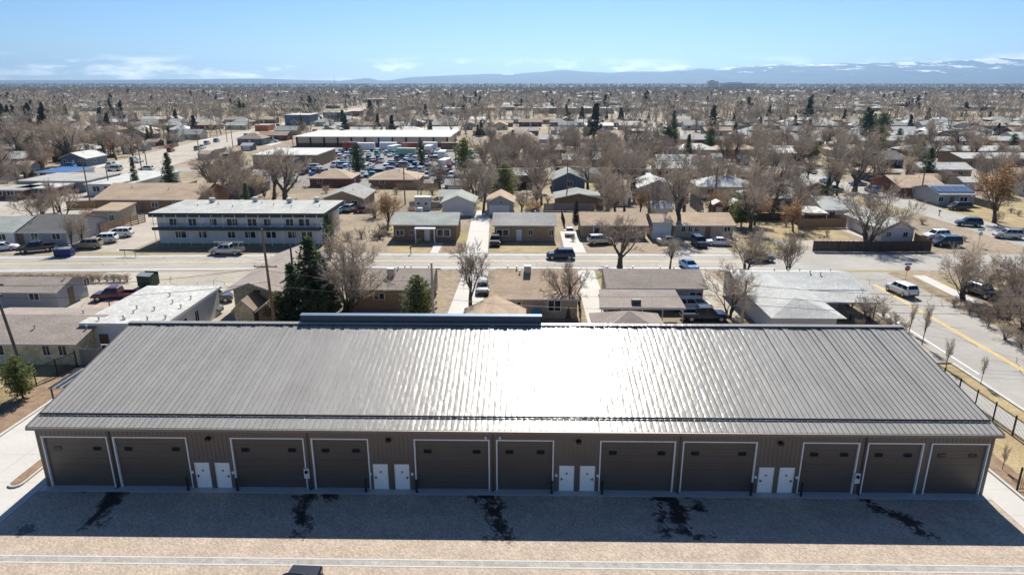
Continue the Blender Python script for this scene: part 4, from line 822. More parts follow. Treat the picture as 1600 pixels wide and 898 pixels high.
bb = phouse('light grey roofed house with flat white patio roof behind the pale fence', 1282, 1345, 346, 328, 306, 'white', 'light', [(W, 'f', -2, 1, 1.2, 1.1), (W, 'l', 3, 1, 1.2, 1.1)])
pc = MB().slab([(-9.5, -2.5, 2.35), (-4.2, -3.2, 2.35), (-4.2, 2.6, 2.75), (-9.5, 3.2, 2.75)], .12).build('patio_roof', RM['white'], bb)
for x, y in ((-9.3, -2.2), (-4.4, -2.9), (-9.3, 2.8)): MB().box(x - .05, x + .05, y - .05, y + .05, 0, 2.25).build('post', FASC, pc)
phouse('white gabled garage with blue grey roof behind the brick house', 688, 744, 337, 317, 300, 'white', 'green', [(GD, 'r', 3, .05, 2.6, 2.1)], roof='gy', depth=8, rise=1.5, name='garage', cat='garage')
phouse('pale garage with tan roof and gable vent beside the long drive', 758, 805, 336, 316, 299, 'grey', 'tan', [(GD, 'f', -.2, .05, 4.4, 2.1), (W, 'f', .3, 2.55, .6, .5)], roof='gy', depth=8, rise=1.4, name='garage', cat='garage')
phouse('low garage with pale green grey roof behind the clipped conifer', 866, 942, 325, 311, 297, 'brown', 'green', [], roof='gy', depth=8, rise=1.1, name='garage', cat='garage')
phouse('small dark red shed with white trimmed door in the back yard', 1112, 1134, 336, 322, 314, 'brick', 'white', [(D_, 'f', 0, .05, 1.4, 1.7)], roof='gy', depth=3, rise=.7, name='garden_shed', cat='shed', over=.2)
phouse('larger dark red shed with white door beside the tall bare tree', 1138, 1170, 338, 321, 312, 'brick', 'white', [(D_, 'f', 1.1, .05, .9, 2.0)], roof='gy', depth=4, rise=.8, name='garden_shed', cat='shed', over=.2)
phouse('blue grey house with pale gable and small window in the second row', 862, 916, 299, 281, 264, 'blue', 'green', [(W, 'f', .2, 1.2, 1.5, 1.5), (D_, 'f', .4, .05, 1.2, 1.1), (W, 'r', 4, 1, 1.2, 1.2)], roof='gy', depth=12, rise=1.9)
phouse('grey roofed low house beside the blue grey gabled house', 786, 834, 294, 274, 263, 'dark', 'grey', [(W, 'f', -2, 1, 1.4, 1.1)], slope=.2)
phouse('blue grey house with bright white porch roof and attached garage', 878, 924, 262, 250, 241, 'blue', 'light', [(W, 'f', -3, 1, 2.6, 1.3), (GD, 'f', 3.4, .05, 3.0, 2.2), (W, 'f', -.6, 1, 1.2, 1.2)], slope=.22)
phouse('red brick house with tan roof in the second row', 798, 832, 262, 250, 242, 'brick', 'tan', [(W, 'f', 1, 1, 1.4, 1.1), (D_, 'f', -1.4, .1, 1, 2.1, mat('red_door', (.30, .02, .02), .5))], slope=.22)
phouse('tan hip roofed brick house beside the car yard', 482, 552, 292, 279, 259, 'brick', 'tan', [(W, 'f', -3, 1, 1.5, 1.2), (CH, -4, 4), (W, 'r', 4, 1, 1.4, 1.2)], roof='hip', depth=11, rise=2.0)
phouse('wide tan hip roofed house behind the orange tree', 574, 655, 294, 281, 260, 'brown', 'tan', [(W, 'f', -3, 1, 1.5, 1.2), (V, 1, 5), (V, -2, 6)], roof='hip', depth=12, rise=2.1)
phouse('small white caravan with dark windows behind the orange tree', 648, 673, 329, 310, 307, 'white', 'white', [(W, 'f', -.9, 1.3, .7, .6), (W, 'f', .8, 1.3, .7, .6)], roof='flat', depth=2.4, rise=0, name='caravan', cat='caravan', over=.05)
# right side along the side street
phouse('red brick house with tan roof across the side street', 1402, 1478, 308, 293, 273, 'brick', 'tan', [(W, 'f', 3, 1, 1.6, 1.2), (W, 'f', -2, 1, 1.2, 1.1), (V, 2, 6)], slope=.26)
so = phouse('grey house with solar panels on its roof across the side street', 1463, 1524, 322, 304, 288, 'grey', 'solar', [(W, 'f', 1.5, 1, 2.0, 1.2), (D_, 'f', -1.2, .1, 1.0, 2.1, DRW), (W, 'f', -3.8, 1, 1.2, 1.2)], slope=.24)
rf = [c for c in so.children if c.name.startswith('roof')][0]
PVM = mat('solar_glass', (0.10, 0.13, 0.20), 0.15, var=0.1, spec=.8)
for k in range(5): MB().slab([(-4.4 + k * 1.75, .6, 0), (-2.75 + k * 1.75, .6, 0), (-2.75 + k * 1.75, 4.2, .864), (-4.4 + k * 1.75, 4.2, .864)], .05).build('solar_panel', PVM, rf, (0, 0, [v.co.z for v in rf.data.vertices][0] + .45))
phouse('near black timber house with pale windows beyond the tan roofs', 1374, 1413, 262, 249, 235, 'dark', 'dark', [(W, 'f', -3, 1, 1.6, 1.4), (W, 'f', 2.6, 1, 2.0, 1.4)], slope=.3)
phouse('tan hip roofed house before the near black timber house', 1352, 1408, 283, 270, 260, 'blue', 'tan', [(W, 'f', 2, 1, 1.4, 1.1)], roof='hip', depth=10, rise=1.6)
phouse('flat white roofed garage with dark door by the side street', 1196, 1252, 256, 240, 230, 'stucco', 'white', [(GD, 'f', 2.6, .05, 3.0, 2.3, WM['dark']), (W, 'f', -2.4, 1, 1.2, 1.1)], roof='shed', depth=10, rise=.8, name='garage', cat='garage')
phouse('tan house with long low roof on the far side of the block', 1120, 1188, 243, 234, 220, 'stucco', 'tan', [(W, 'f', 3, 1, 1.6, 1.2), (W, 'f', -4, 1, 1.2, 1.1)], roof='hip', depth=12, rise=2)
phouse('wide grey roofed house with shaded front in the middle distance', 1052, 1130, 226, 219, 211, 'brick', 'grey', [(W, 'f', 4, 1, 2, 1.3), (W, 'f', -5, 1, 1.6, 1.2)], roof='hip', depth=13, rise=2)
phouse('dark red brick building with white flat roof in the middle distance', 985, 1033, 213, 205, 202, 'brick', 'white', [], roof='flat', depth=16, name='commercial_building', cat='building', over=.2)
for i, (a, b, pb, pe, lab) in enumerate([(1500, 1640, 262, 248, 'long white flat roofed building at the edge of view'), (1490, 1620, 246, 236, 'second long white roofed building farther back at the edge of view')]):
    phouse(lab, a, b, pb, pe, pe - 10, 'tan', 'light', [(W, 'f', -12 + 4 * k, 1, 1.5, 1.2) for k in range(6)], roof='gx', depth=14, rise=1.2, name='commercial_building', cat='building')
phouse('grey hip roofed house in front of the long white building', 1415, 1500, 246, 236, 222, 'brick', 'grey', [(W, 'f', 4, 1, 1.6, 1.2), (W, 'f', -4, 1, 1.6, 1.2), (D_, 'f', 1, .1, 1, 2.1)], roof='hip', depth=12, rise=2)
phouse('bright grey hip roofed house far behind the dark pines', 1455, 1503, 209, 205, 199, 'brick', 'light', [(W, 'f', 4, 1, 1.6, 1.2)], roof='hip', depth=14, rise=2)
# warehouse and commerce along the avenue
wx0, wz = GY(462, 214, 306); wx1 = GY(700, 214, 306)[0]; ww = wx1 - wx0
wh = build_house('warehouse', 'long white roofed warehouse with tan panels and dark pilasters', 'warehouse', ww, 42, wz, 'flat', 0, mat('warehouse_panel', (.72, .56, .36), .8, var=.08), 'white', [(GD, 'f', 5, 0.05, 9, 4.2)], over=1.2)
place(wh, (wx0 + wx1) / 2, 306, ww, 42)
for k in range(12): MB().box(-.35, .35, -.3, -.004, 0, wz - .05).build('pilaster', WM['dark'], wh, (-ww / 2 + .4 + k * (ww - .8) / 11, 0, 0))
MB().box(-ww / 2, ww / 2, -.2, -.003, 0, wz * .36).build('plinth', WM['brick'], wh)
for lab, a, b, pb, pe, wall, rfc, dp in [('low tan flat roofed building behind the bare trees beside the car yard', 395, 497, 262, 243, 'tan', 'white', 24), ('white flat roofed shop beside the avenue', 135, 206, 306, 289, 'white', 'white', 26), ('grey flat roofed workshop beside the avenue', 30, 138, 300, 284, 'grey', 'grey', 16), ('white canopy shop with red fascia at the edge of view', 28, 86, 309, 297, 'brick', 'white', 12), ('low red trimmed shop at the edge of view', -40, 40, 312, 300, 'brick', 'grey', 8), ('small shop under a bright blue roof beside the avenue', 58, 112, 282, 270, 'white', 'blue', 12), ('blue grey flat roofed block beyond the warehouse', 445, 485, 196, 180, 'blue', 'white', 20), ('dark windowed low block beyond the warehouse', 505, 540, 190, 176, 'blue', 'grey', 20), ('pink roofed shop beyond the warehouse', 537, 562, 182, 174, 'brick', mat('pink_roof', (.55, .34, .30), .8), 16), ('long pale shop beyond the bare trees', 690, 745, 179, 170, 'white', 'white', 24), ('small orange shop beside the avenue', 398, 420, 205, 196, mat('orange_wall', (.55, .16, .05), .7), 'grey', 12)]:
    phouse(lab, a, b, pb, pe, pe - 6, wall, rfc, [(W, 'f', -3 + 3 * k, 1, 2, 1.5) for k in range(3)] if b - a > 40 else [], roof='flat', depth=dp, name='shop', cat='building', over=.3)

# ---------------------------------------------------------------- vehicles
PAINT = {k: mat('paint_' + k, c, 0.28, m_, var=0.03, coat=0.6) for k, c, m_ in (('white', (.72, .72, .71), 0), ('silver', (.42, .42, .42), .6), ('grey', (.13, .135, .14), .4), ('black', (.012, .012, .014), 0), ('navy', (.015, .03, .07), .2), ('blue', (.10, .22, .42), .2), ('red', (.30, .012, .012), 0), ('maroon', (.10, .012, .035), .2), ('tan', (.36, .30, .20), .3), ('green', (.03, .10, .05), 0), ('teal', (.20, .42, .42), 0))}
CARK = {  # L, stations (x, belt, half width), sill, greenhouse (xa, xb, xc, xd, roof, wb, wt), wheel x, wheel r
 'sedan': ([(-2.32, .74, .74), (-2.2, .95, .84), (-1.3, 1.0, .90), (0, .97, .91), (1.0, .95, .90), (1.95, .84, .85), (2.3, .62, .70)], .26, (-1.65, 1.15, -.85, .35, 1.44, .84, .62), (-1.38, 1.40), .33),
 'suv': ([(-2.35, .90, .82), (-2.28, 1.10, .90), (-1.3, 1.13, .96), (0, 1.12, .97), (1.0, 1.10, .96), (2.0, 1.02, .91), (2.34, .72, .78)], .32, (-2.25, 1.15, -1.95, .45, 1.78, .90, .72), (-1.42, 1.45), .38),
 'pickup': ([(-2.85, .72, .90), (-2.8, .76, .95), (-1.0, .76, .97), (-.95, 1.10, .98), (1.2, 1.10, .97), (2.4, 1.05, .93), (2.8, .72, .82)], .36, (-.92, 1.45, -.78, .75, 1.84, .92, .74), (-1.75, 1.85), .40),
 'van': ([(-2.4, .9, .86), (-2.34, 1.12, .94), (-1.3, 1.14, .98), (0, 1.12, .98), (1.2, 1.08, .96), (2.1, .95, .90), (2.4, .68, .76)], .28, (-2.3, 1.75, -2.15, .85, 1.86, .93, .76), (-1.42, 1.55), .35)}
CPARTS = {}
def wheel_mesh(r):
    n = 18; mb = MB(); mb.tube([(0, -.11, 0), (0, -.09, 0), (0, .09, 0), (0, .11, 0)], [r * .9, r, r, r * .9], n)
    rm = MB(); rm.tube([(0, -.122, 0), (0, -.112, 0)], [r * .55, r * .62], 12); rm.tube([(0, .112, 0), (0, .122, 0)], [r * .62, r * .55], 12)
    return mb.mesh('wheel', RUBBER), rm.mesh('rim', RIM)
def car_parts(kind):
    if kind in CPARTS: return CPARTS[kind]
    st, sill, (xa, xb, xc, xd, rf, wb, wt), wx, wr = CARK[kind]; W0 = PAINT['white']; mb = MB(); rows = []
    for x, zb, w_ in st:
        zl = sill + (.12 if abs(x) > 2.15 else 0)
        rows.append([(x, -w_ * .9, zl), (x, -w_, zl + .18), (x, -w_, zb - .10), (x, -w_ * .92, zb), (x, w_ * .92, zb), (x, w_, zb - .10), (x, w_, zl + .18), (x, w_ * .9, zl)])
    vs_ = [p for r_ in rows for p in r_]; fs = []
    for i in range(len(st) - 1):
        for k in range(8): fs.append((i * 8 + k, (i + 1) * 8 + k, (i + 1) * 8 + (k + 1) % 8, i * 8 + (k + 1) % 8))
    fs += [tuple(range(8)), tuple(range(len(vs_) - 1, len(vs_) - 9, -1))]
    mb.add(vs_, fs)
    for s in (-1, 1):          # flared arches
        for x in wx:
            pts = [(x + math.cos(a) * wr * 1.22, wr + math.sin(a) * wr * 1.22) for a in [R(t) for t in range(0, 181, 30)]]; pts2 = [(x + math.cos(a) * wr * 1.05, wr + math.sin(a) * wr * 1.05) for a in [R(t) for t in range(180, -1, -30)]]
            w_ = max(q[2] for q in st); a0, a1 = sorted((s * (w_ - .05), s * (w_ + .025)))
            for i in range(6): mb.prism([pts[i], pts[i + 1], pts2[5 - i], pts2[6 - i]], 'y', a0, a1)
    if kind == 'pickup':
        for s in (-1, 1): mb.box(-2.8, -.96, min(s * .97, s * .87), max(s * .97, s * .87), .74, 1.10)
        mb.box(-2.83, -2.72, -.868, .868, .74, 1.08)
    P = {'body': mb.mesh('body', W0)}
    zb = [q[1] for q in st if abs(q[0]) < 1][0] - .03
    B = [(xa, -wb, zb), (xb, -wb, zb), (xb, wb, zb), (xa, wb, zb)]; T = [(xc, -wt, rf - .05), (xd, -wt, rf - .05), (xd, wt, rf - .05), (xc, wt, rf - .05)]
    T2 = [(xc + .1, -wt + .1, rf), (xd - .12, -wt + .1, rf), (xd - .12, wt - .1, rf), (xc + .1, wt - .1, rf)]
    P['cabin'] = MB().add(B + T + T2, [(0, 1, 5, 4), (1, 2, 6, 5), (2, 3, 7, 6), (3, 0, 4, 7), (4, 5, 9, 8), (5, 6, 10, 9), (6, 7, 11, 10), (7, 4, 8, 11), (8, 9, 10, 11)]).mesh('cabin', W0)
    def face(a, b, c, d, u0, u1, v0, v1, off):
        a, b, c, d = map(Vector, (a, b, c, d)); n = (b - a).cross(d - a).normalized() * off
        f = lambda u, v: (a + (b - a) * u) * (1 - v) + (d + (c - d) * u) * v + n
        return [f(u0, v0), f(u1, v0), f(u1, v1), f(u0, v1)]
    def pane(nm, quads):
        m_ = MB()
        for q in quads: m_.add(q, [(0, 1, 2, 3)])
        return m_.mesh(nm, CARGLASS)
    P['windscreen'] = pane('windscreen', [face(B[1], B[2], T[2], T[1], .06, .94, .08, .96, .012)])
    P['rear_window'] = pane('rear_window', [face(B[3], B[0], T[0], T[3], .07, .93, .28 if kind in ('suv', 'van') else .1, .94, .012)])
    cuts = [(.06, .47), (.51, .93)] if kind in ('sedan', 'pickup') else [(.04, .30), (.33, .62), (.65, .94)]
    for s, (a, b, c, d) in (('side_window', (B[0], B[1], T[1], T[0])), ('side_window_', (B[2], B[3], T[3], T[2]))):
        P[s] = pane('side_window', [face(a, b, c, d, u0, u1, .16, .92, .012) for u0, u1 in cuts] if True else [])
    fx, bx = st[-1][0], st[0][0]; hw = st[-1][2]
    P['head_light'] = MB().box(fx - .16, fx - .03, -.17, .17, -.07, .07).mesh('head_light', LAMP); P['tail_light'] = MB().box(bx - .012, bx + .12, -.09, .09, -.12, .14).mesh('tail_light', REDL)
    P['bumper'] = MB().box(fx - .05, fx + .05, -hw * .95, hw * .95, sill + .06, sill + .24).mesh('bumper', DARKM); P['rear_bumper'] = MB().box(bx - .05, bx + .05, -st[0][2] * .95, st[0][2] * .95, sill + .1, sill + .28).mesh('bumper', DARKM)
    P['wheel'], P['rim'] = wheel_mesh(wr); CPARTS[kind] = P; return P
def car(kind, colour, px, py, head, label, z=0.0, xy=None, group=None, scale=1.0):
    P = car_parts(kind); st, sill, gh, wx, wr = CARK[kind]; x, y = xy or G(px, py); pm_ = PAINT[colour]
    o = thing({'sedan': 'parked_car', 'suv': 'parked_car', 'pickup': 'pickup_truck', 'van': 'parked_van'}[kind], label, {'sedan': 'car', 'suv': 'car', 'pickup': 'pickup truck', 'van': 'van'}[kind], (x, y, z + .012), R(head), group, (scale,) * 3)
    b = link('body', P['body'], o); setmat(b, pm_); c = link('cabin', P['cabin'], o); setmat(c, pm_)
    for k in ('windscreen', 'rear_window', 'side_window', 'side_window_'): link(k.rstrip('_'), P[k], c)
    hw = st[-1][2] - .2
    for s in (-1, 1):
        link('head_light', P['head_light'], b, (0, s * hw, st[-1][1] - .06)); link('tail_light', P['tail_light'], b, (0, s * (st[0][2] - .12), st[0][1] - .12))
        for x_ in wx: w_ = link('wheel', P['wheel'], o, (x_, s * (max(q[2] for q in st) - .12), wr)); link('rim', P['rim'], w_)
    link('bumper', P['bumper'], b); link('bumper', P['rear_bumper'], b)
    return o
CARS = [
 ('suv', 'white', 1407, 459, 100, 'white car driving along the road beside the corner verge'), ('suv', 'navy', 876, 404, 180, 'dark blue car driving along the street with bare branches in front'),
 ('sedan', 'blue', 1076, 420, -80, 'light blue car parked on the near side of the street'), ('sedan', 'white', 890, 367, -92, 'white car parked beside the cone shaped conifer'),
 ('suv', 'black', 774, 382, -92, 'black car parked on the concrete drive beside the tan house'), ('suv', 'navy', 1092, 384, -85, 'dark blue car parked before the narrow windowed house'),
 ('sedan', 'white', 1122, 383, 175, 'white car parked next to the dark blue one before the narrow windowed house'), ('sedan', 'silver', 1046, 381, 5, 'silver car parked before the small white garage'),
 ('suv', 'silver', 938, 381, 10, 'silver car half hidden by the dark bare tree'), ('suv', 'grey', 1186, 408, 0, 'dark grey car parked behind the pinkish bare tree'),
 ('pickup', 'silver', 355, 397, 180, 'silver pickup with ladder rack parked before the apartment block'), ('suv', 'white', 187, 370, 190, 'white hatchback nearest the slat fence in the parking row'),
 ('suv', 'white', 163, 379, 190, 'white car in the middle of the parking row by the slat fence'), ('suv', 'tan', 138, 388, 190, 'tan estate car in the parking row beside the blue skip'),
 ('pickup', 'black', 58, 393, 205, 'black pickup parked before the dark grey bungalow'), ('sedan', 'white', 6, 391, 20, 'white car cut by the edge of view before the pale bungalow'),
 ('pickup', 'maroon', 181, 468, 185, 'maroon pickup beside the wooden deck'), ('sedan', 'silver', 318, 490, 180, 'silver car parked under the eaves of the tan gabled house'),
 ('suv', 'grey', 335, 472, 20, 'dark car parked beside the silver car near the tan gabled house'),
 ('sedan', 'grey', 754, 455, -88, 'silver grey car in the drive behind the bare tree'), ('pickup', 'navy', 1100, 500, 0, 'dark blue pickup with empty bed just behind the workshop ridge'),
 ('van', 'white', 1082, 484, 5, 'white van beside the patio posts behind the workshop'), ('suv', 'black', 1532, 462, -75, 'dark car parked under the bare tree on the corner'),
 ('suv', 'navy', 1513, 353, 165, 'dark blue car parked on the dry lawn edge of the side street'), ('suv', 'silver', 1574, 372, 170, 'silver car with black window pillars parked at the edge of view'),
 ('van', 'black', 1498, 328, 180, 'black van parked before the solar roofed house'), ('pickup', 'red', 1452, 310, 5, 'red pickup parked beside the red brick house'),
 ('van', 'navy', 1478, 384, 180, 'dark blue van parked behind the dark fence end'), ('suv', 'white', 1462, 373, 190, 'white car parked behind the dark blue van'),
 ('suv', 'navy', 1303, 300, 0, 'dark car parked on the side street beside the garden rails'), ('sedan', 'blue', 1340, 290, 0, 'blue car parked under bare trees across the side street'),
 ('pickup', 'silver', 1233, 262, 15, 'silver pickup parked by the flat roofed garage'), ('suv', 'black', 1250, 258, 0, 'black car parked behind the silver pickup by the garage'),
 ('suv', 'white', 903, 262, -90, 'white car in front of the attached garage'), ('sedan', 'white', 705, 297, 10, 'white boat tailed car on the bare plot behind the garage'), ('sedan', 'grey', 728, 297, 80, 'grey car on the bare plot beside the white one'),
 ('sedan', 'white', 478, 326, 15, 'white car behind the apartment block end'), ('sedan', 'grey', 500, 321, 10, 'grey car beside the white one behind the apartment block'), ('suv', 'silver', 548, 330, 80, 'silver car in the gravel plot beside the columnar conifer'), ('sedan', 'maroon', 570, 332, 10, 'maroon car in the gravel plot beside the orange tree'), ('sedan', 'teal', 530, 333, 75, 'pale teal car in the gravel plot'),
]
for c in CARS: car(*c)
gx_, gy_ = G(466, 889.5, 1.72)
fc = car('suv', 'black', 0, 0, 88, 'dark car with roof rack cut by the bottom edge of the picture', xy=(gx_, gy_ - 0.80))
rk = MB()
for s in (-1, 1): rk.tube([(-1.7, s * .62, 1.80), (-1.6, s * .62, 1.90), (.15, s * .62, 1.90), (.3, s * .62, 1.79)], [.045] * 4, 6)
rk.box(-1.5, -1.44, -.62, .62, 1.90, 1.95).box(-.2, -.14, -.62, .62, 1.90, 1.95).tube([(.12, -.62, 1.92), (.2, -.4, 1.96), (.2, .4, 1.96), (.12, .62, 1.92)], [.045] * 4, 6).build('roof_rack', DARKM, fc)
lr = [o for o in COL.objects if o.get('label', '').startswith('silver pickup with ladder')][0]
rk = MB()
for x in (-2.5, -.9, .9):
    rk.box(x - .03, x + .03, -.8, .8, 1.95, 2.0)
    for s in (-1, 1): rk.box(x - .03, x + .03, s * .8 - .03, s * .8 + .03, 1.05, 1.949)
rk.box(-2.9, 2.2, -.6, -.54, 2.001, 2.06).box(-2.9, 2.2, -.2, -.14, 2.001, 2.06).build('ladder_rack', GALV, lr)
# simple far car: one mesh, several materials
def far_car_mesh(kind):
    st, sill, (xa, xb, xc, xd, rf, wb, wt), wx, wr = CARK[kind]; mb = MB(); L0, L1 = st[0][0], st[-1][0]; zb = 1.0
    mb.box(L0, L1, -.9, .9, .3, zb - .12).add([(L0, -.88, zb - .119), (L1, -.8, zb - .119), (L1, .8, zb - .119), (L0, .88, zb - .119), (L0 + .1, -.8, zb), (L1 - .5, -.75, zb), (L1 - .5, .75, zb), (L0 + .1, .8, zb)], [(4, 5, 6, 7), (0, 1, 5, 4), (1, 2, 6, 5), (2, 3, 7, 6), (3, 0, 4, 7)])
    mb.add([(xa, -wb, zb), (xb, -wb, zb), (xb, wb, zb), (xa, wb, zb), (xc, -wt, rf - .06), (xd, -wt, rf - .06), (xd, wt, rf - .06), (xc, wt, rf - .06)], [(0, 1, 5, 4), (1, 2, 6, 5), (2, 3, 7, 6), (3, 0, 4, 7)], 0)
    Bq = [Vector(p) for p in ((xa, -wb, zb), (xb, -wb, zb), (xb, wb, zb), (xa, wb, zb), (xc, -wt, rf - .06), (xd, -wt, rf - .06), (xd, wt, rf - .06), (xc, wt, rf - .06))]
    for ia, ib, ic, id_ in ((0, 1, 5, 4), (1, 2, 6, 5), (2, 3, 7, 6), (3, 0, 4, 7)):
        a_, b_, c_, d_ = Bq[ia], Bq[ib], Bq[ic], Bq[id_]; n_ = (b_ - a_).cross(d_ - a_).normalized() * .015; fn = lambda u, v: (a_ + (b_ - a_) * u) * (1 - v) + (d_ + (c_ - d_) * u) * v + n_
        mb.add([fn(.12, .22), fn(.88, .22), fn(.88, .88), fn(.12, .88)], [(0, 1, 2, 3)], 1)
    mb.box(xc - .03, xd + .03, -wt - .03, wt + .03, rf - .059, rf)
    for x in wx: mb.tube([(x, -.92, wr), (x, .92, wr)], [wr, wr], 8, 2)
    return mb.mesh('body', [PAINT['white'], CARGLASS, RUBBER])
FARCAR = {k: far_car_mesh(k) for k in ('sedan', 'suv', 'pickup', 'van')}
def farcar(kind, colour, x, y, head, label, group):
    o = tag(link('parked_van' if kind == 'van' else 'pickup_truck' if kind == 'pickup' else 'parked_car', FARCAR[kind], None, (x, y, .015), R(head)), label, 'van' if kind == 'van' else 'car', group); setmat(o, PAINT[colour]); return o

# ---------------------------------------------------------------- fences, poles, wires, signs, bins
FW = mat('fence_cedar', (0.36, 0.235, 0.13), 0.9, var=0.2, scale=2, stretch=(3, 3, .3), rnd=.1); FDK = mat('fence_dark', (0.065, 0.045, 0.035), 0.9, var=0.25, scale=2, stretch=(3, 3, .3)); FGR = mat('fence_grey', (0.25, 0.23, 0.21), 0.9, var=0.2, scale=2, stretch=(3, 3, .3))
IRON = mat('black_iron', (0.012, 0.012, 0.013), 0.5, .3, var=.1)
def board_fence(label, pts, h, m, step=2.4, rail=True):
    o = thing('board_fence', label, 'fence', (pts[0][0], pts[0][1], 0)); bx_, by_ = pts[0]; bd = MB()
    for a, b in zip(pts[:-1], pts[1:]):
        L = math.hypot(b[0] - a[0], b[1] - a[1]); ux, uy = (b[0] - a[0]) / L, (b[1] - a[1]) / L; n = max(1, int(L / .16)); ang = math.atan2(uy, ux)
        for k in range(n):
            c0 = k * L / n; c1 = c0 + L / n - .012; z1 = h + random.uniform(-.03, .03); t = .011; j = random.uniform(-.006, .006)
            q = [(a[0] + ux * c - uy * (s * t + j) - bx_, a[1] + uy * c + ux * (s * t + j) - by_) for c, s in ((c0, -1), (c1, -1), (c1, 1), (c0, 1))]
            bd.add([(*p, .04) for p in q] + [(*p, z1) for p in q], [(4, 5, 6, 7), (0, 1, 5, 4), (1, 2, 6, 5), (2, 3, 7, 6), (3, 0, 4, 7)])
        m_ = max(1, round(L / step))
        for k in range(m_ + 1):
            c = k * L / m_; MB().box(-.05, .05, .025, .125, 0, h + .06).build('post', m, o, (a[0] + ux * c - bx_, a[1] + uy * c - by_, 0), ang)
        for z in (.35, h - .3): MB().box(0, L, .013, .05, z, z + .09).build('rail', m, o, (a[0] - bx_, a[1] - by_, 0), ang)
    stuff(bd.build('boards', m, o)); return o
def iron_fence(label, pts, h, step=2.4, pick=.14):
    o = thing('iron_fence', label, 'fence', (pts[0][0], pts[0][1], 0)); bx_, by_ = pts[0]; pk = MB()
    for a, b in zip(pts[:-1], pts[1:]):
        L = math.hypot(b[0] - a[0], b[1] - a[1]); ux, uy = (b[0] - a[0]) / L, (b[1] - a[1]) / L; ang = math.atan2(uy, ux); m_ = max(1, round(L / step))
        for k in range(int(L / pick)):
            c = (k + .5) * pick; pk.box(a[0] + ux * c - bx_ - .01, a[0] + ux * c - bx_ + .01, a[1] + uy * c - by_ - .01, a[1] + uy * c - by_ + .01, .08, h)
        for k in range(m_ + 1): c = k * L / m_; MB().box(-.045, .045, -.045, .045, 0, h + .12).build('post', IRON, o, (a[0] + ux * c - bx_, a[1] + uy * c - by_, 0), ang)
        for z in (.15, h - .12): MB().box(0, L, -.018, .018, z, z + .04).build('rail', IRON, o, (a[0] - bx_, a[1] - by_, 0), ang)
    stuff(pk.build('picket', IRON, o)); return o
iron_fence('black iron fence beside the dry yard on the mulch strip', [(-46.8, 38), (-46.9, 58), (-45.6, 62.2)], 1.75)
iron_fence('black iron fence along the pavement of the east road', [(40.75, 45), (40.75, 74)], 1.7)
iron_fence('short black iron gate fence at the workshop corner', [(35.55, 41.9), (37.3, 41.9), (40.7, 44.2)], 1.8)
board_fence('grey wooden privacy fence beside the white two storey house', [(-45.4, 62.6), (-36.6, 62.8)], 1.9, FGR)
board_fence('dark brown fence facing the street behind the big bare tree', [G(1270, 393), G(1372, 394), G(1453, 393)], 1.9, FDK)
board_fence('pale cedar fence below the white patio roof', [G(1247, 357), G(1321, 356)], 1.9, FW)
board_fence('short cedar fence return beside the white gabled house', [G(1427, 379), G(1453, 392)], 1.8, FW)
board_fence('ochre fence panel behind the golden brown tree', [G(105, 327), G(150, 326)], 1.9, FW)
board_fence('leaning brown board fence between the tan house and the drive', [G(908, 500), G(902, 452)], 1.6, FW)
board_fence('dark fence behind the two red sheds', [G(1148, 345), G(1247, 345)], 1.7, FDK)
board_fence('grey fence between the back yards of the street row', [G(640, 328), G(690, 327)], 1.7, FGR)
# post and rail slat fence by the parking row
o = thing('slat_fence', 'tall horizontal slat fence beside the row of parked white cars', 'fence', (*G(158, 366), 0)); bx_, by_ = G(158, 366); ex, ey = G(228, 347); L = math.hypot(ex - bx_, ey - by_); ang = math.atan2(ey - by_, ex - bx_)
for k in range(7): MB().box(-.06, .06, .03, .15, 0, 1.95).build('post', FDK, o, (math.cos(ang) * L * k / 6, math.sin(ang) * L * k / 6, 0), ang)
for k in range(5): MB().box(0, L, -.02, .02, .1 + k * .38, .1 + k * .38 + .24).build('slat', FW, o, (0, 0, 0), ang)
# utility poles
POLES = []
def utility_pole(label, x, y, h, arms=((.6, 2.4),), m=WOODPOLE, trans=False, lean=0.0):
    o = thing('utility_pole', label, 'utility pole', (x, y, 0)); MB().tube([(0, 0, -.2), (lean * .5, 0, h / 2), (lean, 0, h)], [.17, .145, .11], 10).build('pole', m, o)
    for dz, w_ in arms:
        a = MB().box(-w_ / 2, w_ / 2, -.06, .06, -.06, .06).build('crossarm', DARKM if m is not WOODPOLE else WOODPOLE, o, (lean, -.17, h - dz))
        for k in range(4): MB().cyl(0, 0, .06, .2, .045, 6).build('insulator', GALV, a, (-w_ / 2 + .15 + k * (w_ - .3) / 3, 0, 0))
    if trans: MB().cyl(.38, 0, -.55, .45, .24, 12).cyl(.38, 0, .45, .52, .1, 8).build('transformer', GALV, o, (lean, 0, h - 2.6))
    POLES.append((x + lean, y, h)); return o
utility_pole('tall brown wooden utility pole with crossarm beside the dark spruce', GY(428, 495, 70)[0], 70, 12.9, ((4.2, 2.6),), lean=-.25)
utility_pole('pale wooden pole with lamp behind the workshop beside the dense bare tree', GY(1158, 500, 70)[0], 70, 7.4, (), m=mat('pale_pole', (.42, .33, .22), .85, var=.2, scale=3, stretch=(4, 4, .4)), lean=.15)
utility_pole('grey steel pole beside the round green pine', GY(677, 490, 70)[0], 70, 9.2, (), m=GALV)
utility_pole('grey utility pole with crossarms rising beside the cream house', -50.8, 61.5, 9.6, ((.5, 2.4), (1.6, 1.8)), m=mat('grey_pole', (.13, .12, .11), .85, var=.2), lean=-1.0)
utility_pole('dark street light pole above the tan gabled house', GY(458, 428, 84)[0], 84, GY(455, 383, 84)[1], (), m=DARKM)
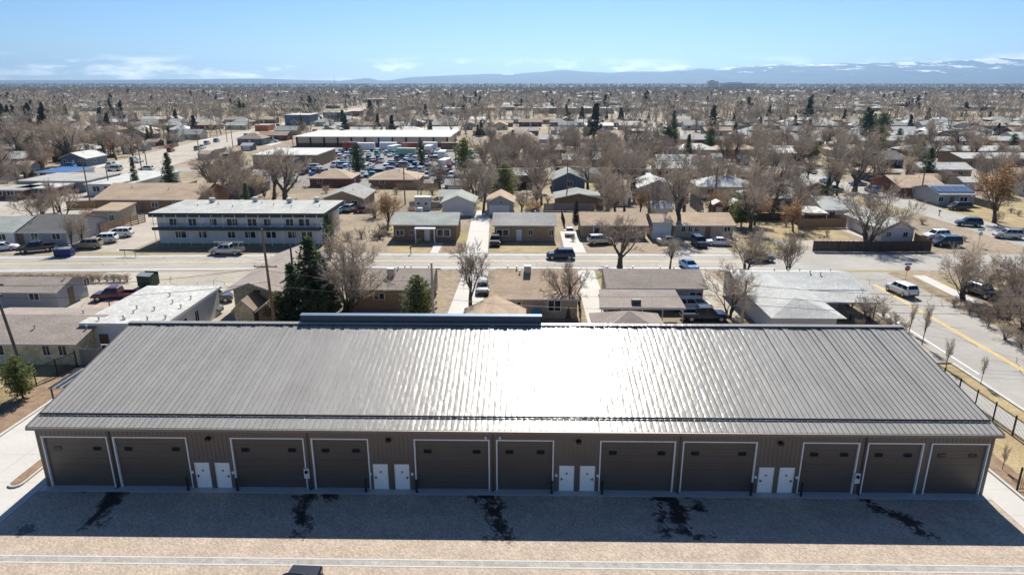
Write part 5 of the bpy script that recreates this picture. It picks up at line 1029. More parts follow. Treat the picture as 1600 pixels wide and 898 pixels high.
for i, (px, py, top) in enumerate([(31, 302, 262), (85, 334, 286), (172, 300, 258), (230, 262, 225), (1310, 250, 208), (712, 262, 208), (460, 250, 205), (355, 222, 190)]):
    x, y = G(px, py); utility_pole(f'distant wooden utility pole among the roofs, {ORD[i]} of the scattered poles', x, y, GY(px, top, y)[1], ((.6, 2.2),))
def wire(label, a, b, sag, r=.021):
    n = 14; pts = [(a[0] + (b[0] - a[0]) * t, a[1] + (b[1] - a[1]) * t, a[2] + (b[2] - a[2]) * t - sag * 4 * t * (1 - t)) for t in [k / n for k in range(n + 1)]]
    return tag(MB().tube([(p[0] - a[0], p[1] - a[1], p[2] - a[2]) for p in pts], [r] * (n + 1), 4).build('power_line', DARKM, None, a), label, 'cable')
p1, p2, p3, p4 = POLES[0], POLES[1], POLES[2], POLES[3]
WIRES = [('upper power line from the brown pole to the steel pole', (p1[0], 70, 8.2), (p3[0], 70, 7.2), .5), ('lower power line from the brown pole to the steel pole', (p1[0], 70, 6.6), (p3[0], 70, 5.8), .5), ('power line from the steel pole to the pale pole', (p3[0], 70, 6.6), (p2[0], 70, 5.8), .8), ('low power line from the steel pole to the pale pole', (p3[0], 70, 5.2), (p2[0], 70, 4.4), .8), ('power line leaving the pale pole across the grey roofs', (p2[0], 70, 6.8), (62, 66, 7.2), .7), ('middle power line leaving the pale pole across the road', (p2[0], 70, 5.6), (62, 66, 6.2), .7), ('low power line leaving the pale pole across the road', (p2[0], 70, 4.6), (62, 66, 5.4), .7), ('power line from the grey pole to the brown pole', (p4[0], 61.3, 9.0), (p1[0], 70, 8.6), .6), ('lower power line from the grey pole to the brown pole', (p4[0], 61.3, 7.8), (p1[0], 70, 6.9), .6)]
for w_ in WIRES: wire(*w_)
# stop sign, street sign, mailboxes
x, y = G(1414, 441); zt = GY(1417, 418, y)[1]
ss = thing('stop_sign', 'red stop sign with blue street name plate on the corner verge', 'road sign', (x, y, 0)); MB().cyl(0, 0, 0, zt + .7, .035, 8).build('post', GALV, ss)
oc = [(.40 * math.cos(R(22.5 + 45 * k)), .40 * math.sin(R(22.5 + 45 * k))) for k in range(8)]
pl = MB().prism(oc, 'y', -.07, -.045).build('sign_plate', mat('sign_red', (.35, .012, .02), .5), ss, (0, 0, zt - .1)); MB().prism([(p[0] * 1.08, p[1] * 1.08) for p in oc], 'y', -.044, -.038).build('sign_border', WHITE, pl)
cu = bpy.data.curves.new('lettering', 'FONT'); cu.body = 'STOP'; cu.size = .30; cu.align_x = 'CENTER'; cu.align_y = 'CENTER'; cu.extrude = .002; cu.materials.append(WHITE); t_ = bpy.data.objects.new('lettering_curve', cu); COL.objects.link(t_); bpy.context.view_layer.update(); lm_ = bpy.data.meshes.new_from_object(t_.evaluated_get(bpy.context.evaluated_depsgraph_get())); bpy.data.objects.remove(t_); t_ = link('lettering', lm_, pl, (0, -.075, 0)); t_.rotation_euler = (R(90), 0, 0)
MB().box(-.5, .5, -.02, .02, 0, .24).build('name_plate', mat('sign_blue', (.03, .06, .28), .5), ss, (0, 0, zt + .38))
x, y = G(1528, 385); s2 = thing('street_sign', 'grey backed sign on a post by the side street corner', 'road sign', (x, y, 0)); MB().cyl(0, 0, 0, 3.0, .035, 8).build('post', GALV, s2); MB().prism(oc, 'y', -.06, -.035).build('sign_plate', GALV, s2, (0, 0, 2.3)); MB().box(-.6, .6, -.02, .02, 0, .26).build('name_plate', mat('sign_lightblue', (.12, .32, .55), .5), s2, (0, 0, 2.85))
for px, py, lab in ((1467, 338, 'dark mailbox on a post beside the side street'), (642, 397, 'black lamp post mailbox on the front lawn of the brick house')):
    x, y = G(px, py); o = thing('mailbox', lab, 'mailbox', (x, y, 0)); MB().box(-.06, .06, -.06, .06, 0, 1.1).build('post', DARKM, o); MB().prism([(-.14, 1.101), (.14, 1.101), (.14, 1.28), (.08, 1.36), (-.08, 1.36), (-.14, 1.28)], 'y', -.3, .3).build('box', DARKM, o)
# skips
def skip(label, x, y, w_, d_, h, m, rz_):
    o = thing('waste_skip', label, 'skip', (x, y, 0), R(rz_)); X = w_ / 2; t = .07
    b = MB(); b.box(-X, X, 0, t, .12, h * .85).box(-X, X, d_ - t, d_, .12, h).box(-X, -X + t, t + .001, d_ - t - .001, .12, h * .85).box(X - t, X, t + .001, d_ - t - .001, .12, h * .85).box(-X + t, X - t, t, d_ - t, .12, .2)
    for k in range(5): b.box(-X + .2 + k * (w_ - .5) / 4, -X + .28 + k * (w_ - .5) / 4, -.06, -.001, .2, h * .8)
    b.build('body', m, o); MB().slab([(-X - .03, -.05, h * .85 + .06), (X + .03, -.05, h * .85 + .06), (X + .03, d_ * .55, h + .03), (-X - .03, d_ * .55, h + .03)], .05).build('lid', mat('skip_lid', (.22, .24, .26), .5), o)
    for s in (-1, 1): MB().box(s * X - .1 * (s < 0), s * X + .1 * (s > 0), .3, d_ - .3, h * .55, h * .68).build('side_pocket', m, o)
x, y = G(98, 402); skip('dark blue waste skip at the entrance of the parking lot', x, y, 2.6, 1.7, 1.6, mat('skip_blue', (.02, .035, .13), .5, var=.2), 10)
x, y = G(226, 449); skip('dark green waste skip standing in the open lot beyond the hedge', x, y, 2.1, 1.9, 1.9, mat('skip_green', (.02, .055, .03), .5, var=.2), -8)
x, y = G(204, 401); o = thing('notice_board', 'low dark board on two legs at the roadside', 'notice board', (x, y, 0)); MB().box(-1.7, 1.7, -.05, .05, 1.0, 1.25).build('board', DARKM, o)
for s in (-.9, .9): MB().box(s - .05, s + .05, -.04, .04, 0, 1.0).build('leg', GALV, o)
# striped canopy beside the workshop
x, y = -40.9, 53.4; o = thing('striped_canopy', 'small metal canopy with striped roof beside the workshop end', 'canopy', (x, y, 0)); q = math.atan2(.5, 3)
rf = MB().slab([(-1.3, 0, 1.9), (2.6, 0, 2.2), (2.6, 4.4, 2.2), (-1.3, 4.4, 1.9)], .06).build('roof', GALV, o)
for k in range(6): MB().slab([(-1.28 + k * .65, 0.01, 1.97 + k * .05), (-1.0 + k * .65, 0.01, 1.99 + k * .05), (-1.0 + k * .65, 4.39, 1.99 + k * .05), (-1.28 + k * .65, 4.39, 1.97 + k * .05)], .06).build('roof_stripe', DARKM, rf)
for a, b in ((-1.2, .2), (-1.2, 4.2), (2.5, .2), (2.5, 4.2)): MB().box(a - .05, a + .05, b - .05, b + .05, 0, 1.83 if a < 0 else 2.12).build('post', DARKM, o)
# blue shade, caravan, antenna mast on the far side and trailer behind the ridge
x, y = G(838, 500)[0], 76.9; o = thing('shade_panel', 'bright blue arched shade leaning on the tan house wall', 'shade', (x, y, 0)); MB().prism([(-.6, .2), (.6, .2), (.6, 1.2), (.45, 1.5), (0, 1.62), (-.45, 1.5), (-.6, 1.2)], 'y', -.05, .05).build('panel', mat('shade_blue', (.02, .16, .42), .5), o); MB().box(-.62, -.56, -.06, .06, 0, 1.3).box(.56, .62, -.06, .06, 0, 1.3).build('frame', DARKM, o)
o = thing('box_trailer', 'white box trailer roof showing over the workshop ridge', 'trailer', (GY(1056, 503, 64)[0], 63.5, 0)); MB().box(-2.0, 2.0, 0, 2.2, .5, 2.55).build('body', WHITE, o); MB().box(-2.05, 2.05, -.05, 2.25, 2.551, 2.62).build('roof', WHITE, o)
for s in (-.6, .6): MB().tube([(s, -.02, .35), (s, .2, .35)], [.35, .35], 12).build('wheel', RUBBER, o)
x, y = G(523, 133); am = thing('radio_mast', 'tall thin radio mast on the far horizon', 'mast', (x, y, 0)); hh = GY(523, 119, y)[1]
for s in (-1, 1): MB().tube([(s * 2.5, 0, 0), (s * .4, 0, hh)], [.7, .5], 4).build('leg', DARKM, am)
MB().box(-1.6, 1.6, -.4, .4, hh * .5, hh * .5 + 1).box(-1, 1, -.4, .4, hh * .75, hh * .75 + 1).build('brace', DARKM, am)

# ---------------------------------------------------------------- the suburb beyond: houses, trees and cars block by block
def ave_x(y): return float(np.interp(y, [p[1] for p in AVE], [p[0] for p in AVE]))
def on_road(x, y, pad=0.0):
    if abs(x - ave_x(y)) < 11 + pad and y > 110: return True
    if 84 - pad < x < 98.5 + pad and y > 107 and y < 205: return True
    if 85 - pad < x < 95 + pad and y >= 205: return True
    for s in (222, 330, 436, 545, 655, 770, 900, 1050):
        if abs(y - s) < 5 + pad and not (s == 330 and x < -20): return True
    return False
def free(x0, x1, y0, y1):
    return not any(x0 < b[1] and x1 > b[0] and y0 < b[3] and y1 > b[2] for b in BLD)
def in_yard(x, y): return -112 < x < -15 and 185 < y < 352
def zone(x, y):
    px = PX(x, y, 0)[0]
    a = 'behind street row' if y < 160 else 'in second row' if y < 216 else 'in second block' if y < 324 else 'in third block' if y < 430 else 'in fourth block'
    b = 'left of warehouse' if px < 430 else 'near car yard' if px < 720 else 'past blue house' if px < 1000 else 'past red sheds' if px < 1250 else 'across side street'
    return a, b
PEND = []
HANDB = [(PX(b[0], b[2], 0)[0], PX(b[1], b[2], 0)[0], PX(b[0], b[2] + 1, 0)[1], b[2]) for b in BLD]
def hides(x0, x1, y0, d_, z=4.6):
    """would something new at this place stand in front of a building already surveyed"""
    a, b = PX(x0, y0, 0)[0], PX(x1, y0, 0)[0]; top = PX(x0, y0 + d_ / 2, z)[1]
    return any(hy > y0 + 2 and min(b, hr) - max(a, hl) > .25 * (hr - hl) and top < hb - 3 and hy < 330 for hl, hr, hb, hy in HANDB)
def label_all():
    gr = {}
    for o, ph in PEND:
        a, b = zone(o.location.x, o.location.y); gr.setdefault((ph, a, b), []).append(o)
    for (ph, a, b), L in gr.items():
        L.sort(key=lambda o: PX(o.location.x, o.location.y, 0)[0])
        for i, o in enumerate(L): o['label'] = f'{ph} {a} {b}' + (f', {ORD[i]} from left' if len(L) > 1 else ', only one there')
def copy_tree(o, parent=None):
    c = o.copy(); COL.objects.link(c); c.parent = parent
    for ch in o.children: copy_tree(ch, c)
    return c
WL = ['tan', 'brick', 'white', 'stucco', 'grey', 'brown', 'blue', 'cream']; RL = ['brown', 'tan', 'grey', 'taupe', 'green', 'light', 'light', 'white', 'grey']
RN = {'brown': 'brown', 'tan': 'tan', 'grey': 'grey', 'taupe': 'taupe', 'green': 'green-grey', 'light': 'pale grey', 'white': 'white', 'dark': 'dark'}
HP = []
for roof, w_, d_, rise in (('gx', 14, 9, 1.5), ('gx', 11.5, 8.5, 1.9), ('hip', 14.5, 9.5, 1.9), ('hip', 12, 10, 2.1), ('gy', 9, 12, 1.7), ('gx', 17, 9, 1.4)):
    X = w_ / 2
    f = [(W, 'f', -X * .6, 1.0, 1.8, 1.2), (W, 'f', X * .55, 1.0, 1.4, 1.2), (D_, 'f', 0, .1, 1.0, 2.1), (W, 'r', d_ * .4, 1, 1.3, 1.1), (W, 'l', d_ * .5, 1, 1.3, 1.1), (V, X * .3, d_ * .35), (V, -X * .4, d_ * .62)]
    HP.append((roof, w_, d_, build_house('house', '', 'house', w_, d_, 2.75, roof, rise, 'tan', 'brown', f)))
used = set(); nh = 0; rnd = random.Random(5)
HALF = lambda y: .80 * y + 14
SPOTS = []
for y0 in (150, 168, 203, 231, 262, 311, 340, 372, 416, 446, 478):
    x = -HALF(y0) + rnd.uniform(0, 12)
    while x < HALF(y0): SPOTS.append((x, y0 + rnd.uniform(-2.5, 2.5))); x += rnd.uniform(17, 24)
for x, y0 in sorted(SPOTS, key=lambda s: s[1]):
    if nh >= 215: break
    k = rnd.randrange(len(HP)); roof, w_, d_, proto = HP[k]
    if y0 < 165 and rnd.random() < .45: continue
    if in_yard(x, y0) or in_yard(x - w_ / 2, y0) or in_yard(x + w_ / 2, y0): continue
    if any(on_road(xx, yy, 1.5) for xx in (x - w_ / 2, x, x + w_ / 2) for yy in (y0, y0 + d_)): continue
    if not free(x - w_ / 2, x + w_ / 2, y0, y0 + d_): continue
    if -107 < x < -64 and y0 < 160 or hides(x - w_ / 2, x + w_ / 2, y0, d_): continue
    o = proto if k not in used else copy_tree(proto); used.add(k)
    s = rnd.uniform(.88, 1.12); o.location = (x, y0, 0); o.scale = (s, 1, rnd.uniform(.95, 1.1)); BLD.append((x - w_ * s / 2 - 1, x + w_ * s / 2 + 1, y0 - 1, y0 + d_ + 1))
    wc, rc = rnd.choice(WL), rnd.choice(RL)
    for ch in o.children:
        if ch.name.startswith('wall'): setmat(ch, WM[wc])
        elif ch.name.startswith('roof'): setmat(ch, RM[rc])
    o['group'] = 'houses of the suburb'; PEND.append((o, RN[rc] + (' hip' if roof == 'hip' else '') + ' roofed house')); nh += 1
for k, (r_, a_, b_, p_) in enumerate(HP):
    if k not in used:
        for c in list(p_.children_recursive): bpy.data.objects.remove(c)
        bpy.data.objects.remove(p_)
# garages and sheds in the back yards
gp = build_house('garage', '', 'garage', 6, 6.5, 2.4, 'gx', 1.1, 'white', 'grey', [(GD, 'f', 0, .05, 4.2, 2.1)], over=.3); first = True; ng = 0
for i in range(400):
    if ng >= 60: break
    y0 = rnd.uniform(135, 330); x = rnd.uniform(-HALF(y0), HALF(y0))
    if in_yard(x, y0) or on_road(x, y0, 5) or not free(x - 3.5, x + 3.5, y0, y0 + 7) or (-107 < x < -30 and y0 < 160) or hides(x - 3, x + 3, y0, 6, 3.4): continue
    o = gp if first else copy_tree(gp); first = False; o.location = (x, y0, 0); o.scale = (rnd.uniform(.55, 1.0),) * 2 + (rnd.uniform(.85, 1.05),); BLD.append((x - 3.5, x + 3.5, y0 - .5, y0 + 7)); ng += 1
    wc, rc = rnd.choice(WL), rnd.choice(RL)
    for ch in o.children:
        if ch.name.startswith('wall'): setmat(ch, WM[wc])
        elif ch.name.startswith('roof'): setmat(ch, RM[rc])
    o['group'] = 'back yard garages'; PEND.append((o, RN[rc] + ' roofed garage'))
# car yard: rows of parked vehicles and box trailers
CY = ['white', 'white', 'white', 'white', 'white', 'silver', 'silver', 'silver', 'grey', 'teal', 'blue', 'navy', 'black', 'tan', 'red']; ycars = []
for j in range(14):
    y = 191 + j * 6.6; xl, xr = float(np.interp(y, [186, 303], [-80, -106])), -19
    x = max(xl, -78) + rnd.uniform(0, 3)
    while x < xr:
        if rnd.random() < .62 and free(x - 2, x + 2, y - 2.5, y + 2.5) and len(ycars) < 190:
            k = rnd.choice(['sedan', 'suv', 'suv', 'pickup', 'van', 'van']); c = rnd.choice(CY)
            o = farcar(k, c, x, y, rnd.choice([90, 90, -90, 80, 0]) + rnd.uniform(-8, 8), None, 'vehicles packed in the car yard'); ycars.append((j, x, o, c, k))
        x += rnd.uniform(2.9, 4.0)
row = {}
for j, x, o, c, k in ycars: row.setdefault((j, c, k), []).append((x, o))
KN = {'sedan': 'car', 'suv': 'tall car', 'pickup': 'pickup', 'van': 'van'}
for (j, c, k), L in row.items():
    for i, (x, o) in enumerate(sorted(L, key=lambda t: t[0])): o['label'] = f'{c} {KN[k]} in car yard, {ORD[j]} row from its near end, {ORD[i]} from left'
tb = [MB().box(-3.6, 3.6, -1.25, 1.25, .9, 3.5), MB().box(-3.5, 3.5, -1.1, 1.1, .55, .89)]
bm_, um_ = tb[0].mesh('box', WHITE), tb[1].mesh('chassis', DARKM); wmx = MB().tube([(0, -1.25, .48), (0, 1.25, .48)], [.48, .48], 12).mesh('wheel', RUBBER)
for i, (x, y, hd, m_) in enumerate([(-66, 285, 0, WHITE), (-57, 287, 2, WHITE), (-48, 286, 0, PAINT['red']), (-40, 288, -3, WHITE), (-31, 287, 0, mat('brown_box', (.22, .12, .08), .6)), (-73, 288, 4, PAINT['red']), (-52, 274, 70, WHITE), (-38, 274, 85, WHITE), (-30, 252, 90, WHITE), (-26, 224, 80, WHITE), (-45, 262, 0, mat('mint_box', (.35, .55, .42), .6))]):
    o = thing('box_trailer', f'boxy cargo trailer standing at the back of the car yard, {ORD[i]} of its line', 'trailer', (x, y, 0), R(hd), 'trailers in the car yard'); b = link('box', bm_, o); setmat(b, m_); link('chassis', um_, o); link('wheel', wmx, o, (-2.2, 0, 0)); link('wheel', wmx, o, (2.2, 0, 0))
# cars scattered along the back streets, drives and avenue
nc = 0
for i in range(900):
    if nc >= 85: break
    t = rnd.random()
    if t < .35: y = rnd.choice([218.8, 225.4, 327, 333.4, 433, 439]); x = rnd.uniform(-HALF(y), HALF(y)); hd = rnd.choice([0, 180])
    elif t < .5: y = rnd.uniform(125, 700); x = rnd.choice([87.5, 92.8]); hd = 90
    elif t < .72: y = rnd.uniform(150, 700); x = ave_x(y) + rnd.choice([-6, -2.5, 2.5, 6]); hd = 97
    else: y = rnd.uniform(140, 420); x = rnd.uniform(-HALF(y), HALF(y)); hd = rnd.choice([90, -90, 0])
    if in_yard(x, y) or abs(x) > HALF(y) or not free(x - 1.6, x + 1.6, y - 1.8, y + 1.8): continue
    if t >= .72 and on_road(x, y, 1): continue
    if y < 160 and -107 < x < -30: continue
    BLD.append((x - 2, x + 2, y - 2, y + 2)); c = rnd.choice(CY); k = rnd.choice(['sedan', 'suv', 'suv', 'pickup', 'van'])
    PEND.append((farcar(k, c, x, y, hd, None, 'cars in the suburb'), c + ' ' + KN[k])); nc += 1
# pole lines with their cables
def pole_line(name, spots, h):
    prev = None; rows = []
    for x, y in spots:
        if not free(x - .3, x + .3, y - .3, y + .3): x += 1.6
        o = utility_pole(None, x, y, h + rnd.uniform(-.5, .5), ((.6, 2.2),)); o['group'] = 'pole lines of the suburb'; PEND.append((o, 'wooden utility pole')); rows.append((x, y, h - .5))
    for i, (a, b) in enumerate(zip(rows[:-1], rows[1:])):
        for j, (dx, dz) in enumerate(((-.8, 0), (.8, 0), (0, -1.6))): wire(f'{("left", "right", "lower")[j]} cable of the {name}, {ORD[i]} span', (a[0] + dx, a[1], a[2] + dz), (b[0] + dx, b[1], b[2] + dz), .6, .02)
pole_line('avenue pole line', [(ave_x(y) + 15, y) for y in range(160, 480, 46)], 10.5)
pole_line('side street pole line', [(99.5, y) for y in range(124, 400, 46)], 10)
pole_line('alley pole line', [(x, 158 + .02 * x) for x in range(-28, 84, 37)], 9.5)
# drives, yard fences and shrubs between the houses
dv = 0
for (bx0, bx1, by0, by1) in [b for b in BLD if b[1] - b[0] > 9 and 140 < b[2] < 420]:
    sx = bx1 + .3 if rnd.random() < .5 else bx0 - 3.4; st_ = min((222, 330, 436), key=lambda s: abs(s - by0))
    if rnd.random() < .25 or abs(st_ - by0) > 26 or in_yard(sx, by0) or on_road(sx, by0, 1): continue
    ya, yb = (st_ + 4.4, by1) if by0 > st_ else (by0, st_ - 4.2)
    sheet('driveway', [(sx, ya), (sx + 3.1, ya), (sx + 3.1, yb), (sx, yb)], CONCW if rnd.random() < .6 else LOT, 0.0105)
fb = MB()
for k in range(70): fb.box(k * .17, k * .17 + .158, -.012, .012, .05, 1.75 + rnd.uniform(-.03, .03))
fbm = fb.mesh('boards', FW); fpm = MB().box(-.05, .05, .02, .12, 0, 1.82).mesh('post', FW); nf = 0
for i in range(700):
    if nf >= 75: break
    y = rnd.uniform(128, 330); x = rnd.uniform(-HALF(y), HALF(y)); vert = rnd.random() < .45
    xs_, ys_ = (x, y + 12) if vert else (x + 12, y)
    if in_yard(x, y) or on_road(x, y, 1) or on_road(xs_, ys_, 1) or not free(min(x, xs_) - .3, max(x, xs_) + .3, y - .3, max(y, ys_) + .3) or (y < 160 and -107 < x < -30): continue
    o = thing('board_fence', None, 'fence', (x, y, 0), R(90) if vert else 0, 'fences between the yards'); m_ = rnd.choice([FW, FDK, FGR, FGR]); a = link('boards', fbm, o); stuff(a); setmat(a, m_)
    for k in range(6): q = link('post', fpm, o, (k * 2.38, 0, 0)); setmat(q, m_)
    BLD.append((min(x, xs_) - .2, max(x, xs_) + .2, y - .2, max(y, ys_) + .2)); PEND.append((o, ('pale' if m_ is FW else 'dark' if m_ is FDK else 'grey') + ' board fence')); nf += 1
ns = 0
for i in range(900):
    if ns >= 120: break
    y = rnd.uniform(111.5, 300); x = rnd.uniform(-HALF(y), HALF(y))
    if in_yard(x, y) or on_road(x, y, 1) or not free(x - .5, x + .5, y - .5, y + .5) or (y < 152 and -107 < x < -36) or (y < 119 and (-11 < x < -5 or 6.5 < x < 12 or 24 < x < 37)) or (y < 118 and x > 44): continue
    PEND.append((tree('shrub', x, y, rnd.uniform(1.2, 3.2), None, rnd.uniform(1.1, 1.6), None, 'bare shrubs in the yards'), 'low bare shrub')); ns += 1
# trees in the yards
TK = [('oak', .50, 'bare brown tree', (6, 14)), ('tall', .17, 'tall pale bare tree', (7, 15)), ('multi', .12, 'many stemmed bare tree', (6, 10)), ('rusty', .05, 'rusty leaved tree', (5, 9)), ('shrub', .05, 'bare shrub', (3, 5)), ('spruce', .05, 'dark spruce tree', (5, 11)), ('pine', .03, 'dark pine tree', (7, 11))]
nt = {'bare': 0, 'other': 0}
def blocked_view(x, y, h):
    """keep the sight lines to the landmarks the photograph shows clear"""
    px = PX(x, y, 0)[0]; w_ = 26 * 104 / y
    if 430 < px < 725 and y < 300: return not (px > 725 - w_ or px < 445)
    if y < 143 and (235 < px < 530 or 610 < px < 905 or 1240 < px < 1440): return True
    if 850 < px < 935 and y < 180: return True
    if y < 165 and 140 < px < 235: return True
    if px > 1400 and y < 170: return True
    if 150 < y < 520 and ave_x(y) < x < ave_x(y) + 40: return True
    return False
cand = []
for i in range(2400):
    y = math.sqrt(rnd.uniform(124 ** 2, 420 ** 2)); x = rnd.uniform(-.79 * y - 6, .79 * y + 6); cand.append((x, y))
cand.sort(key=lambda c: c[1]); taken = []
for x, y in cand:
    if on_road(x, y, 1) or in_yard(x, y) or not free(x - .3, x + .3, y - .3, y + .3): continue
    if any(abs(x - a) < 2.4 and abs(y - b) < 2.4 for a, b in taken[-60:]): continue
    t = rnd.random(); acc = 0
    for kind, p, ph, (h0, h1) in TK:
        acc += p
        if t < acc: break
    key = 'bare' if kind in ('oak', 'tall', 'multi') else 'other'
    h = rnd.uniform(h0, h1)
    if blocked_view(x, y, h) or nt[key] >= (288 if key == 'bare' else 85): continue
    o = tree(kind, x, y, h, None, rnd.uniform(.9, 1.25), None, 'trees in the suburb yards'); PEND.append((o, ph)); taken.append((x, y)); nt[key] += 1
label_all()
TREE_END = max(t[1] for t in taken); HOUSE_END = max(b[3] for b in BLD if b[1] - b[0] > 9)

# ---------------------------------------------------------------- beyond that: a wood of roofs and crowns that reads as one mass
rg = np.random.default_rng(3)
def fuzz(n, size, rad=(3.6, 3.6, 3.2), zc=6.2, spike=True, seed=0, cone=False, wd=.07):
    r_ = np.random.default_rng(seed); T = TriBuf(); T.flat = True
    if not cone: T.tube([np.array([0, 0, 0.]), np.array([.2, 0, 4.5])], [.22, .14], 3)
    for i in range(n):
        d = r_.normal(size=3); d /= np.linalg.norm(d); p = d * r_.uniform(.25, 1.0) ** .6 * np.array(rad) + np.array([0, 0, zc])
        if cone: t = r_.uniform(0, 1) ** 1.3; a = r_.uniform(0, 6.28); q = 2.1 * (1 - t) * r_.uniform(.5, 1.05); p = np.array([math.cos(a) * q, math.sin(a) * q, .7 + 9 * t])
        if spike: v = d + r_.normal(size=3) * .5 + np.array([0, 0, .4]); v /= np.linalg.norm(v); T.spike(p - v * size * .5, p + v * size * .5, wd)
        else: T.leaf(p, size * r_.uniform(.6, 1.3), r_)
    return np.concatenate(T.V), np.concatenate(T.F)
MIDT = [fuzz(90, 2.4, seed=s, wd=.17) for s in range(4)] + [fuzz(90, 1.3, spike=False, cone=True, seed=9)]
FART = [fuzz(62, 2.1, spike=False, seed=s) for s in range(3)] + [fuzz(40, 1.6, spike=False, cone=True, seed=9)]
VFAR = [fuzz(16, 3.2, spike=False, seed=s) for s in range(3)] + [fuzz(14, 2.6, spike=False, cone=True, seed=9)]
TMS = [mat('far_twigs_brown', (.345, .295, .24), .95, var=.2, scale=.05), mat('far_twigs_grey', (.38, .34, .29), .95, var=.2, scale=.05), mat('far_twigs_tan', (.43, .355, .27), .95, var=.2, scale=.05), mat('far_evergreen', (.05, .07, .045), .9, var=.3, scale=.05)]
def clump(X, Y, s_=70.0):
    m = rg.random(len(X)) < np.clip(2.6 * vnoise(X / s_, Y / s_, 3) - .35, .12, 1); return X[m], Y[m]
def forest(name, protos, X, Y, S, label):
    Vs, Fs, Ms = [], [], []; n = 0
    for x, y, s in zip(X, Y, S):
        ev = rg.random() < .10; k = len(protos) - 1 if ev else rg.integers(len(protos) - 1); V0, F0 = protos[k]; a = rg.uniform(0, 6.28); c, s_ = math.cos(a), math.sin(a)
        wv = s * rg.uniform(.9, 1.3); P = np.stack([(V0[:, 0] * c - V0[:, 1] * s_) * wv + x, (V0[:, 0] * s_ + V0[:, 1] * c) * wv + y, V0[:, 2] * s], 1)
        Vs.append(P); Fs.append(F0 + n); n += len(V0); Ms.append(np.full(len(F0), 3 if ev else rg.choice(3, p=[.45, .3, .25])))
    o = link(name, npmesh(name, np.concatenate(Vs), np.concatenate(Fs), TMS, np.concatenate(Ms))); return tag(stuff(o), label)
def wedge(n, y0, y1, k=.80): 
    y = np.sqrt(rg.uniform(y0 ** 2, y1 ** 2, n)); return rg.uniform(-k, k, n) * y, y
def keep(X, Y, pad): 
    m = np.array([not on_road(a, b, pad) for a, b in zip(X, Y)]); return X[m], Y[m]
def near_proto(seed, **k):
    t_, c_ = bare_tree(seed, n1=4, n2=5, n3=6, n4=4, fine=3.4, flat=True, **k); out = []
    for me in (t_, c_):
        v = np.empty(len(me.vertices) * 3); me.vertices.foreach_get('co', v); f = np.empty(len(me.polygons) * 3, int); me.polygons.foreach_get('vertices', f); out.append((v.reshape(-1, 3), f.reshape(-1, 3)))
    bpy.data.meshes.remove(t_); bpy.data.meshes.remove(c_)
    return np.concatenate([out[0][0], out[1][0]]), np.concatenate([out[0][1], out[1][1] + len(out[0][0])])
NEART = [near_proto(91), near_proto(92, spread=.9), near_proto(93, stems=3, low=.14), near_proto(94, spread=.5), fuzz(420, .95, spike=False, cone=True, seed=9)]
def clear(X, Y): m = np.array([not in_yard(a, b) and free(a - .3, a + .3, b - .3, b + .3) and not on_road(a, b, .5) and not (b < 700 and ave_x(b) < a < ave_x(b) + 34) for a, b in zip(X, Y)]); return X[m], Y[m]
X, Y = clump(*clear(*wedge(1500, TREE_END - 20, 540)), 45.)
forest('middle_wood', NEART, X, Y, rg.lognormal(-.02, .28, len(X)).clip(.45, 1.8), 'bare trees between roofs behind the countable ones')
X, Y = clump(*clear(*wedge(6200, 520, 1150)))
forest('distant_wood', MIDT, X, Y, rg.lognormal(-.02, .28, len(X)).clip(.45, 1.8), 'bare trees of the suburb fading into distance')
X, Y = clump(*wedge(7200, 1150, 2900), 110.); m = np.abs(X - np.interp(Y, [p[1] for p in AVE], [p[0] for p in AVE])) > 12; X, Y = X[m], Y[m]
forest('far_wood', FART, X, Y, rg.uniform(.7, 1.25, len(X)), 'mass of far bare trees toward the horizon')
X, Y = wedge(5200, 2900, 7500); forest('horizon_wood', VFAR, X, Y, rg.uniform(.9, 1.6, len(X)), 'dark line of tree tops along the horizon')
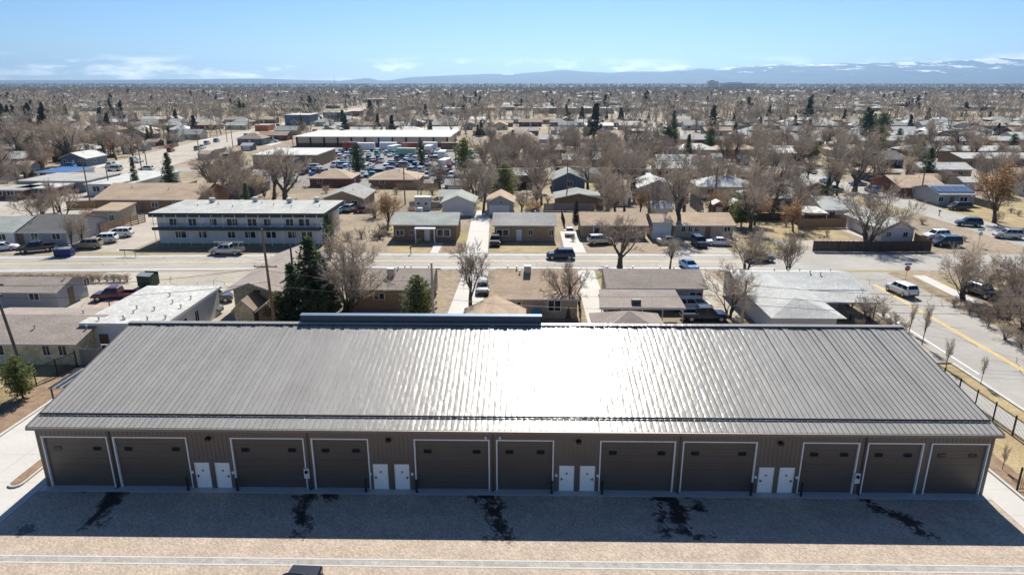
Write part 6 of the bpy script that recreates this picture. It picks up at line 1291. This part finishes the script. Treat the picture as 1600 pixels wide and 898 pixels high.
# far roofs
def far_houses():
    mb = MB(); ms = [WM[k] for k in ('tan', 'brick', 'white', 'grey')] + [RM[k] for k in ('brown', 'grey', 'light', 'white', 'tan')]
    X, Y = wedge(1500, HOUSE_END - 8, 1900)
    for x, y in zip(X, Y):
        if on_road(x, y, 7) or not free(x - 8, x + 8, y, y + 9): continue
        w_, d_, h, rs = rg.uniform(6, 10), rg.uniform(9, 12), rg.uniform(2.8, 3.8), rg.uniform(1.4, 2.6)
        if rg.random() < .05: w_, d_, h, rs = w_ * 3.2, d_ * 2, 5, .2
        mb.box(x - w_, x + w_, y, y + d_, 0, h, int(rg.integers(4)))
        r_ = 4 + int(rg.choice(5, p=[.12, .2, .36, .2, .12])); mb.add([(x - w_ - .5, y - .5, h), (x + w_ + .5, y - .5, h), (x + w_ + .5, y + d_ + .5, h), (x - w_ - .5, y + d_ + .5, h), (x - w_ * .6, y + d_ / 2, h + rs), (x + w_ * .6, y + d_ / 2, h + rs)], [(0, 1, 5, 4), (1, 2, 5), (2, 3, 4, 5), (3, 0, 4)], r_)
    return tag(stuff(mb.build('distant_roofs', ms)), 'scattered far rooftops among bare trees')
far_houses()
for lab, pl, pr, pb, pt in (('tall pale block on the far horizon below the mountains', 1106, 1122, 139, 127), ('lower wide block beside the tall one on the far horizon', 1127, 1182, 139, 130), ('small dark block on the far plain beyond the avenue', 80, 92, 141, 135), ('second dark block on the far plain', 178, 188, 140, 134)):
    x0, y = G(pl, pb); x1 = G(pr, pb)[0]; h = GY(pl, pt, y)[1]; w_ = x1 - x0
    o = thing('tower_block', lab, 'building', ((x0 + x1) / 2, y, 0)); MB().box(-w_ / 2, w_ / 2, 0, w_ * .5, 0, h).build('wall', WM['white'], o); MB().box(-w_ * .3, w_ * .1, w_ * .1, w_ * .4, h, h * 1.12).build('roof_plant', WM['grey'], o)
    for k in range(3): MB().box(-w_ * .47, w_ * .47, -1.0, -.05, h * (.2 + .25 * k), h * (.25 + .25 * k)).build('window_band', GLASS, o)
if 0:
    print('TRIS', sum(sum(len(p.vertices) - 2 for p in m.polygons) for m in bpy.data.meshes))

# ---------------------------------------------------------------- the air
hz = MB().box(-31000, 31000, -500, 21000, -1.0, 575.0).build('haze', None or [])
vm = bpy.data.materials.new('haze_air'); vm.use_nodes = True; n_, l_ = vm.node_tree.nodes, vm.node_tree.links
n_.remove(n_['Principled BSDF']); pv = n_.new('ShaderNodeVolumePrincipled')
pv.inputs['Color'].default_value = (0.46, 0.71, 1.0, 1); pv.inputs['Density'].default_value = 5.5e-5; pv.inputs['Anisotropy'].default_value = 0.6
l_.new(pv.outputs[0], n_['Material Output'].inputs['Volume']); hz.data.materials.append(vm); stuff(hz); hz['label'] = 'thin blue haze over the plain'
